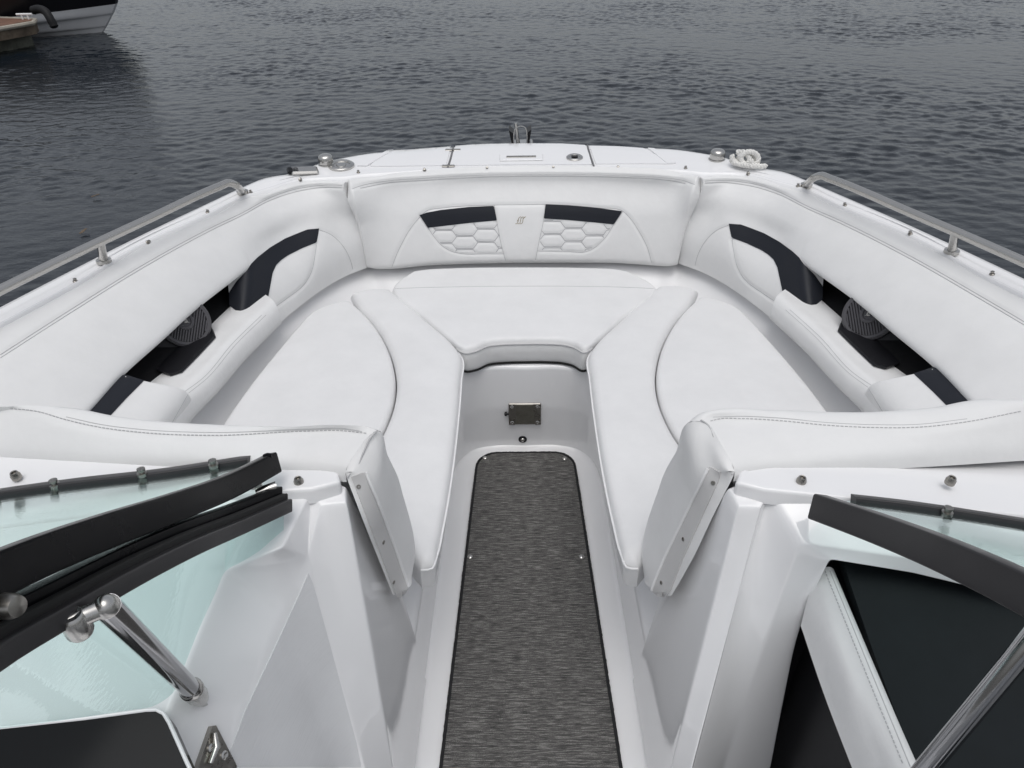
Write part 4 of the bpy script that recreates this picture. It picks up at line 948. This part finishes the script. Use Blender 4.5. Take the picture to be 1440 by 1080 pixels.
# gate folded back
gt = empty('windshield_gate', boat); gt['label'] = 'glass gate folded back to port'
gate = [Z(402, 706, .876), X(340, 733, -.430), X(260, 766, -.435), X(170, 810, -.436), X(80, 860, -.436), X(0, 905, -.435), X(-80, 960, -.43)]
mb = MB(); bar(mb, np.array(gate)+A(.004, -.004, -.004), A(.007, 0, .0), A(.0, .006, .009)); mb.build('gate_frame', 'railg', gt)
mb = MB(); bar(mb, np.array(gate)+A(-.014, .010, .012), A(.008, 0, .0), A(.0, .006, .008)); mb.build('gate_gasket', 'rail', gt)
mb = MB(); bar(mb, np.array(gate)+A(-.005, .003, .002), A(.008, 0, .0), A(.0, .006, .009)); mb.build('gate_gap_shade', 'dark', gt)  # dark bar added for the black, shaded gap between frame and gasket
gbt = [Z(399, 745, .850), X(356, 782, -.432), X(318, 801, -.474), X(280, 884, -.485), X(243, 978, -.494), X(215, 994, -.498), X(60, 1017, -.505), X(-80, 1035, -.51)]
gA = spline(np.array(gate)+A(-.004, 0, -.004), np.linspace(0, 1, 24)); gB = spline(np.array(gbt), np.linspace(0, 1, 24), lin=True)
loft('gate_pane', [gA, gB], 'glass', gt, nu=60, nv=8, thick=.005, toward=(0, .3, 1.2))
# hinge between post and gate
p = Z(370, 690, .895); d_ = Z(385, 685, .895)-Z(355, 695, .895); d_ /= np.linalg.norm(d_); mb = MB(); mb.tube([p-d_*.012, p+d_*.022], .0085, 16)
mb.box(p+A(-.012, .008, .016), A(.010, 0, 0), A(0, .003, .0), A(0, .004, .016), .001); mb.box(p+A(-.012, -.010, -.016), A(.010, 0, 0), A(0, .003, .0), A(0, -.004, .014), .001); mb.build('gate_hinge', 'steel', gt)
p = X(3, 852, -.42); mb = MB(); mb.lathe(p, A(1, -.2, .2), [(.010, -.02), (.010, .01), (.008, .016), (.002, .018)], 18); mb.build('gate_stop', 'steeld', gt)
# strut from the gate to the console
s0 = X(150, 853, -.405); s1 = X(280, 980, -.475)
ax = (s1-s0)/np.linalg.norm(s1-s0); mb = MB(); mb.tube([s0, s0*.1+s1*.9], .0125, 20); su = empty('support_strut', boat); su['label'] = 'chrome strut on the port console'; mb.build('strut_tube', 'chrome', su)
mb = MB(); mb.tube([s0*.14+s1*.86, s0*.13+s1*.87, s0*.10+s1*.90, s0*.09+s1*.91], [.0125, .0155, .0155, .0125], 20); mb.tube([s0*.09+s1*.91, s0*.03+s1*.97, s1+ax*.012], [.0145, .0145, .011], 14); mb.box(s1+A(0, 0, -.012), ax*.026, np.cross(ax, A(0, 0, 1))*.013, A(0, 0, .012), .004); mb.build('strut_foot', 'steel', su)
br = X(104, 872, -.425); mb = MB(); mb.tube([br-(s0-br)*.25, br, s0*.5+br*.5, s0], [.008, .0092, .0092, .0092], 18); mb.lathe(br+A(0, 0, -.02), A(0, 0, 1), [(.010, 0), (.012, .004), (.012, .024), (.009, .028)], 18); mb.lathe(s0, ax, [(.0012, -.013), (.006, -.0115), (.0100, -.0075), (.0122, 0), (.0122, .010), (.0112, .016)], 20); mb.build('strut_bracket', 'steel', su)
# starboard windshield
wr = empty('windshield', boat); wr['label'] = 'tinted windshield pane at the right edge'
post_r = [Z(1150, 713, .885), X(1240, 745, .487), X(1340, 785, .497), X(1440, 832, .505), X(1540, 885, .51)]
mb = MB(); bar(mb, post_r, A(.012, 0, -.002), A(.004, .009, .019)); mb.build('side_post', 'railg', wr)
base_r = [Z(1200, 704, .868), Z(1270, 712, .872), Z(1340, 722, .875), Z(1440, 738, .88), Z(1560, 756, .885)]
mb = MB(); bar(mb, base_r, A(0, .009, -.004), A(0, .004, .008)); mb.build('base_rail', 'railg', wr)
g0 = spline(np.array(base_r), np.linspace(0, 1, 12)); g1 = spline(np.array(post_r)+A(.006, .008, .012), np.linspace(.06, 1, 12)); loft('pane', [g0, g1], 'glass2', wr, nu=24, nv=6, thick=.005, toward=(0, 0, 3))
p = Z(1332, 721, .884); mb = MB(); mb.lathe(p, A(0, .1, 1), [(.0085, -.004), (.0085, .002), (.005, .003), (.005, .006), (.0068, .0075), (.0068, .0105), (.003, .0115)], 16); mb.build('cover_stud', 'steeld', wr)
q0 = X(1450, 900, .56); q1 = X(1278, 1110, .47); ss = tube('support_strut', [q0+(q0-q1)*.4, q0, q1, q1+(q1-q0)*.3], .0125, 'chrome', boat, seg=20, label='chrome strut in front of the starboard dash')
# deck snaps on the console tops
for (x, y, z) in ((22, 669, .866), (420, 677, .862), (1127, 676, .862), (1337, 676, .864)):
    p = Z(x, y, z); mb = MB(); mb.lathe(p, A(0, -.1, 1), [(.0085, -.006), (.0085, .002), (.0072, .004), (.0068, .007), (.0058, .0085), (.004, .008), (.0032, .005), (.001, .005)], 20); mb.build('snap_fastener', 'steeld', boat)

# cockpit behind the camera: carpeted sole, side linings 
for sg in (-1, 1):
    mb = MB(); mb.box(A(sg*1.28, -1.6, .40), A(.02, 0, 0), A(0, 1.9, 0), A(0, 0, .40)); mb.build('cockpit_lining', 'vinyl', boat)

# ================================================================== loose things on the boat
# rope coil
rp = thing('mooring_rope', 'knotted coil of worn white rope on the foredeck beside the right cleat', 'rope')
p0 = Z(1048, 234, .818); t = np.linspace(0, 1, 260)
def strand(path, rad, ph, turns):
    P = spline(path, np.linspace(0, 1, 420)); T = np.gradient(P, axis=0); T /= np.linalg.norm(T, axis=1, keepdims=True)
    N = np.cross(T, A(.3, .2, .93)); N /= np.linalg.norm(N, axis=1, keepdims=True)+1e-9; B = np.cross(T, N)
    a = np.linspace(0, turns*2*math.pi, len(P))+ph
    return P+rad*(np.cos(a)[:, None]*N+np.sin(a)[:, None]*B)
lp = []
for (cx, cy, cz, rx, ry, rz, a0, a1) in ((-.008, .0, .014, .046, .030, .002, 3.4, 9.2), (-.022, .012, .036, .034, .022, .026, 3.0, 8.2), (.012, -.006, .041, .036, .012, .032, 2.2, 9.0), (.006, .012, .036, .033, .014, .026, 2.9, 7.6)):
    for a in np.linspace(a0, a1, 13): lp.append(p0+A(.84*(cx+rx*math.cos(a)), cy-ry*math.cos(a+.6), max(.010, .76*(cz+rz*math.sin(a)))))
lp += [p0+A(.03, -.03, .012), p0+A(.055, -.033, .010), p0+A(.070, -.028, .010)]
mb = MB()
for k_ in range(3): mb.tube(strand(np.array(lp), .0052, k_*2.094, 26), .0052, 7)
mb.build('coil', 'rope', rp)
# anchor
an = thing('anchor', 'dark plough anchor stowed on the bow roller under a thin steel hoop', 'anchor', A(0, 3.2, .8))
iv = -Vector(an.location)
def yy(x, y, d=3.17): return Y(x, y, d)
mb = MB(); mb.tube([yy(729, 203), yy(727, 192), yy(725.5, 173)], [.009, .008, .007], 10); o = mb.build('anchor_shank', 'steel', an); o.location = iv
for pts in ([(715.5, 183), (722, 188), (722.5, 205), (720, 205)], [(747.5, 182), (741, 187), (741.5, 205), (743.5, 205)]):
    mb = MB(); mb.prism([yy(*q) for q in pts], A(0, .16, -.02)); o = mb.build('anchor_fluke', 'black', an, smooth=False); o.location = iv
hoop = [(722.5, 204), (722.5, 190), (724, 182), (729, 178), (733, 177.3), (738, 179), (740.5, 184), (741, 190), (741, 204)]
o = tube('anchor_hoop', [yy(*q, 3.13) for q in hoop], .0020, 'steel', an, seg=8, smoothpts=50); o.location = iv
mb = MB(); mb.box(A(0, 3.14, .775), A(.05, 0, 0), A(0, .12, 0), A(0, 0, .010), .004); mb.build('bow_roller', 'steel', boat)

# ================================================================== WATER
WZ = -.30
def ocean():
    nx, ny = 1300, 820; Lx, Ly = 36., 23.
    def field(nx, ny, Lx, Ly, wind, lo, hi, seed, spread, pw):
        rg = np.random.default_rng(seed)
        kx = np.fft.fftfreq(nx, Lx/nx)*2*np.pi; ky = np.fft.fftfreq(ny, Ly/ny)*2*np.pi
        KX, KY = np.meshgrid(kx, ky); K = np.hypot(KX, KY)+1e-9
        w = np.array([math.cos(wind), math.sin(wind)]); c = np.abs((KX*w[0]+KY*w[1])/K)
        S = K**(-pw)*np.exp(-(2*np.pi/hi/K)**4)*np.exp(-(K*lo/2/np.pi)**2)*(c**spread+.12)
        ph = rg.normal(size=K.shape)+1j*rg.normal(size=K.shape)
        h = np.fft.ifft2(np.sqrt(S)*ph).real; return h/h.std()
    h = field(nx, ny, Lx, Ly, R(86), .07, .27, 3, 2.2, 2.9)*.0026 + field(nx, ny, Lx, Ly, R(62), .25, .9, 5, 3., 3.2)*.0025
    g = field(nx, ny, Lx, Ly, R(90), 3., 9., 8, 1., 2.)
    h *= (1+.34*np.clip(g, -1.7, 1.7))
    xs = np.linspace(-Lx/2, Lx/2, nx); ys = np.linspace(0, Ly, ny)-.2
    Xg, Yg = np.meshgrid(xs, ys)
    V = np.stack([Xg, Yg, h], 2).reshape(-1, 3)
    i = np.arange(ny-1)[:, None]*nx+np.arange(nx-1)[None]; Fq = np.stack([i, i+1, i+1+nx, i+nx], 2).reshape(-1, 4)
    me = bpy.data.meshes.new('water'); me.vertices.add(len(V)); me.vertices.foreach_set('co', V.astype(np.float32).ravel())
    me.loops.add(len(Fq)*4); me.loops.foreach_set('vertex_index', Fq.astype(np.int32).ravel())
    me.polygons.add(len(Fq)); me.polygons.foreach_set('loop_start', np.arange(0, len(Fq)*4, 4, dtype=np.int32))
    me.update(calc_edges=True); me.validate(); me.shade_smooth()
    me.materials.append(M['water']); o = bpy.data.objects.new('water', me); COL.objects.link(o); o.location = (-1., 1.2, WZ); o['kind'] = 'structure'
    mb = MB()
    for (x0, x1, y0, y1) in ((-900, -18.9, -300, 1500), (16.9, 900, -300, 1500), (-19, 17, 23.9, 1500), (-19, 17, -300, 1.1)):
        mb.add([(x0, y0, WZ-.004), (x1, y0, WZ-.004), (x1, y1, WZ-.004), (x0, y1, WZ-.004)], [(0, 1, 2, 3)])
    w = mb.build('far_water', 'water'); w['kind'] = 'structure'
ocean()

# ================================================================== neighbours: dock, boat, fender, leaves
dk = thing('floating_dock', 'end of a floating dock with brown planks and mossy concrete float', 'dock', A(-8.6, 12., WZ))
iv = -Vector(dk.location)
c_ = Z(52, 63, WZ); ax = A(-.31, -.95, 0); ax /= np.linalg.norm(ax); nx_ = A(-.95, .31, 0)
def dockpoly(o, l, w, ch): return [o+ax*ch, o+ax*l, o+ax*l+nx_*w, o+nx_*w, o+nx_*ch*.9]
def put(mb, nm, mt, **k):
    o = mb.build(nm, mt, dk, **k); o.location = iv; return o
mb = MB(); mb.prism([q+A(0, 0, -.25) for q in dockpoly(c_, 5, 1.5, .06)], A(0, 0, .45)); put(mb, 'concrete_float', 'float', smooth=False)
cT = c_-ax*.08-nx_*.32
mb = MB(); mb.prism([q+A(0, 0, .205) for q in dockpoly(cT, 5.1, 1.72, .28)], A(0, 0, .15)); put(mb, 'timber_beam', 'beam', smooth=False)
mb = MB()
for k_ in range(34): mb.box(cT+ax*(.12+k_*.145)+nx_*(.86)+A(0, 0, .372), ax*.067, nx_*(.84 if k_ > 2 else .7), A(0, 0, .014), .004)
put(mb, 'deck_planks', 'plank')
ed = [q+A(0, 0, .365) for q in dockpoly(cT, 5.1, 1.72, .28)]; mb = MB(); mb.tube(densify(np.array([ed[1], ed[0], ed[4], ed[3]]), .05), .035, 8); put(mb, 'edge_trim', 'edge')
q = Y(33, 17.5, (c_+ax*.1)[1]+.1); q[2] = c_[2]+.40; mb = MB(); mb.tube([q-A(.13, 0, -.06), q+A(.13, 0, .06)], .017, 10); mb.tube([q+A(-.05, 0, -.02), q+A(-.05, 0, .06)], .015, 8); mb.tube([q+A(.05, 0, -.02), q+A(.05, 0, .06)], .015, 8); put(mb, 'dock_cleat', 'pipe')
fe = [Y(46, 14.5, 12.55), Y(56, 13, 12.5), Y(64, 16.5, 12.45), Y(71, 27, 12.4), Y(77.5, 39.5, 12.38)]
tag(tube('fender', fe, [.035]+[.062]*36+[.064, .055, .035], 'rubber', None, seg=16, smoothpts=40), 'bent black tubular fender hanging off the dock corner', 'fender')
# moored boat
ob = thing('moored_boat', 'moored boat with black topsides and pale grey white lower hull', 'boat', A(-9.5, 14.4, WZ))
iv = -Vector(ob.location)
stem = Z(149, 45.5, WZ)
def hullrow(z, rake, beam, fine, camber=0):
    s = np.concatenate([[0, .02, .06, .14, .28], np.linspace(.5, 7, 14)]); R_ = []
    near = [stem+A(rake-q, .0-beam*(1-math.exp(-q/fine))+.02, z-0) for q in s]; far = [stem+A(rake-q, beam*(1-math.exp(-q/fine))+.02, z) for q in s]
    return np.array(far[::-1]+near[1:])
hb = A(0, 1.25, 0)
rows_w = [hullrow(-.3, -.35, .7, 2.2), hullrow(0, .0, .95, 1.9), hullrow(.09, .09, 1.00, 1.8), hullrow(.10, .10, 1.08, 1.75), hullrow(.28, .27, 1.15, 1.6), hullrow(.295, .285, 1.23, 1.55), hullrow(.44, .40, 1.27, 1.5)]
def tilt(P, k): P = P.copy(); P[:, 2] += k*(-(P[:, 0]-stem[0]))*-1; return P
rows_w = [rows_w[0], rows_w[1]]+[tilt(q, .035) for q in rows_w[2:4]]+[tilt(q, .06) for q in rows_w[4:]]
rows_w = [q+A(0, 1.0, 0)*0 for q in rows_w]
o = loft('lower_hull', rows_w, 'hullwhite', ob, nu=90, nv=40, toward=(-9, 0, 0)); o.location = iv
rows_b = [tilt(hullrow(.44, .40, 1.272, 1.5), .06), hullrow(.72, .52, 1.32, 1.42), hullrow(1.15, .62, 1.36, 1.3), hullrow(1.2, .6, 1.2, 1.3)]
o = loft('topsides', rows_b, 'hullblack', ob, nu=90, nv=30, toward=(-9, 0, 0)); o.location = iv
dkp = hullrow(1.17, .6, 1.28, 1.3); mb = MB(); mb.add(dkp, [tuple(range(len(dkp)))]); o = mb.build('boat_deck', 'hullblack', ob); o.location = iv
for (x, y, s_, a, lb) in ((134, 275, .038, .3, 'small brown dead leaf floating nearer the dock'), (117, 325, .04, 1.2, 'small brown dead leaf floating nearer the left rail')):
    p = Z(x, y, WZ+.022); mb = MB(); ts = np.linspace(-1, 1, 9); c, sn = math.cos(a), math.sin(a)
    L_ = [(t_*s_, .32*s_*(1-t_*t_)) for t_ in ts]+[(t_*s_, -.32*s_*(1-t_*t_)) for t_ in ts[-2:0:-1]]
    mb.prism([p+A(u_*c-w_*sn, u_*sn+w_*c, .006*math.sin(u_*60)) for u_, w_ in L_], A(0, 0, .0025)); tag(mb.build('leaf', 'leaf', None), lb, 'leaf', 'leaves on the water')

# ================================================================== LIGHT
W = bpy.data.worlds.new('World'); SC.world = W; W.use_nodes = True; nt = W.node_tree
bg = nt.nodes['Background']; sky = nt.nodes.new('ShaderNodeTexSky'); sky.sky_type = 'NISHITA'; sky.sun_disc = False
EL, AZ = R(73), R(178)
sky.sun_elevation = EL; sky.sun_rotation = AZ; sky.air_density = 1.0; sky.dust_density = 3.0; sky.ozone_density = 1.0
hs = nt.nodes.new('ShaderNodeHueSaturation'); hs.inputs['Saturation'].default_value = .27
# overcast: the cloud layer is about three times brighter overhead than at the horizon
tcw = nt.nodes.new('ShaderNodeTexCoord'); sx = nt.nodes.new('ShaderNodeSeparateXYZ'); nt.links.new(tcw.outputs['Generated'], sx.inputs[0])
mrw = nt.nodes.new('ShaderNodeMapRange'); mrw.inputs['From Min'].default_value = 0; mrw.inputs['From Max'].default_value = 1; mrw.inputs['To Min'].default_value = .86; mrw.inputs['To Max'].default_value = 1.12
nt.links.new(sx.outputs['Z'], mrw.inputs['Value'])
vm = nt.nodes.new('ShaderNodeVectorMath'); vm.operation = 'SCALE'; # added gradient: brighter ahead to lift the water, dimmer astern to darken aft faces
mry = nt.nodes.new('ShaderNodeMapRange'); mry.inputs['From Min'].default_value = -1; mry.inputs['From Max'].default_value = 1; mry.inputs['To Min'].default_value = .88; mry.inputs['To Max'].default_value = 1.30
nt.links.new(sx.outputs['Y'], mry.inputs['Value'])
mzy = nt.nodes.new('ShaderNodeMath'); mzy.operation = 'MULTIPLY'; nt.links.new(mrw.outputs['Result'], mzy.inputs[0]); nt.links.new(mry.outputs['Result'], mzy.inputs[1])
nt.links.new(mzy.outputs[0], vm.inputs['Scale'])
nt.links.new(sky.outputs['Color'], hs.inputs['Color']); nt.links.new(hs.outputs['Color'], vm.inputs[0]); nt.links.new(vm.outputs['Vector'], bg.inputs['Color']); bg.inputs['Strength'].default_value = .117
sl = bpy.data.lights.new('sun', 'SUN'); sl.energy = .72; sl.angle = R(50); sl.color = (1, .995, .985)
so = bpy.data.objects.new('sun', sl); COL.objects.link(so)
d = Vector((math.sin(AZ)*math.cos(EL), math.cos(AZ)*math.cos(EL), math.sin(EL))); so.rotation_euler = d.to_track_quat('Z', 'Y').to_euler()
SC.view_settings.view_transform = 'Standard'; SC.view_settings.look = 'None'; SC.view_settings.exposure = 0.05; SC.view_settings.gamma = 1.0
SC.cycles.max_bounces = 12; SC.cycles.diffuse_bounces = 8; SC.cycles.glossy_bounces = 6; SC.cycles.transparent_max_bounces = 12
SC.cycles.use_denoising = True
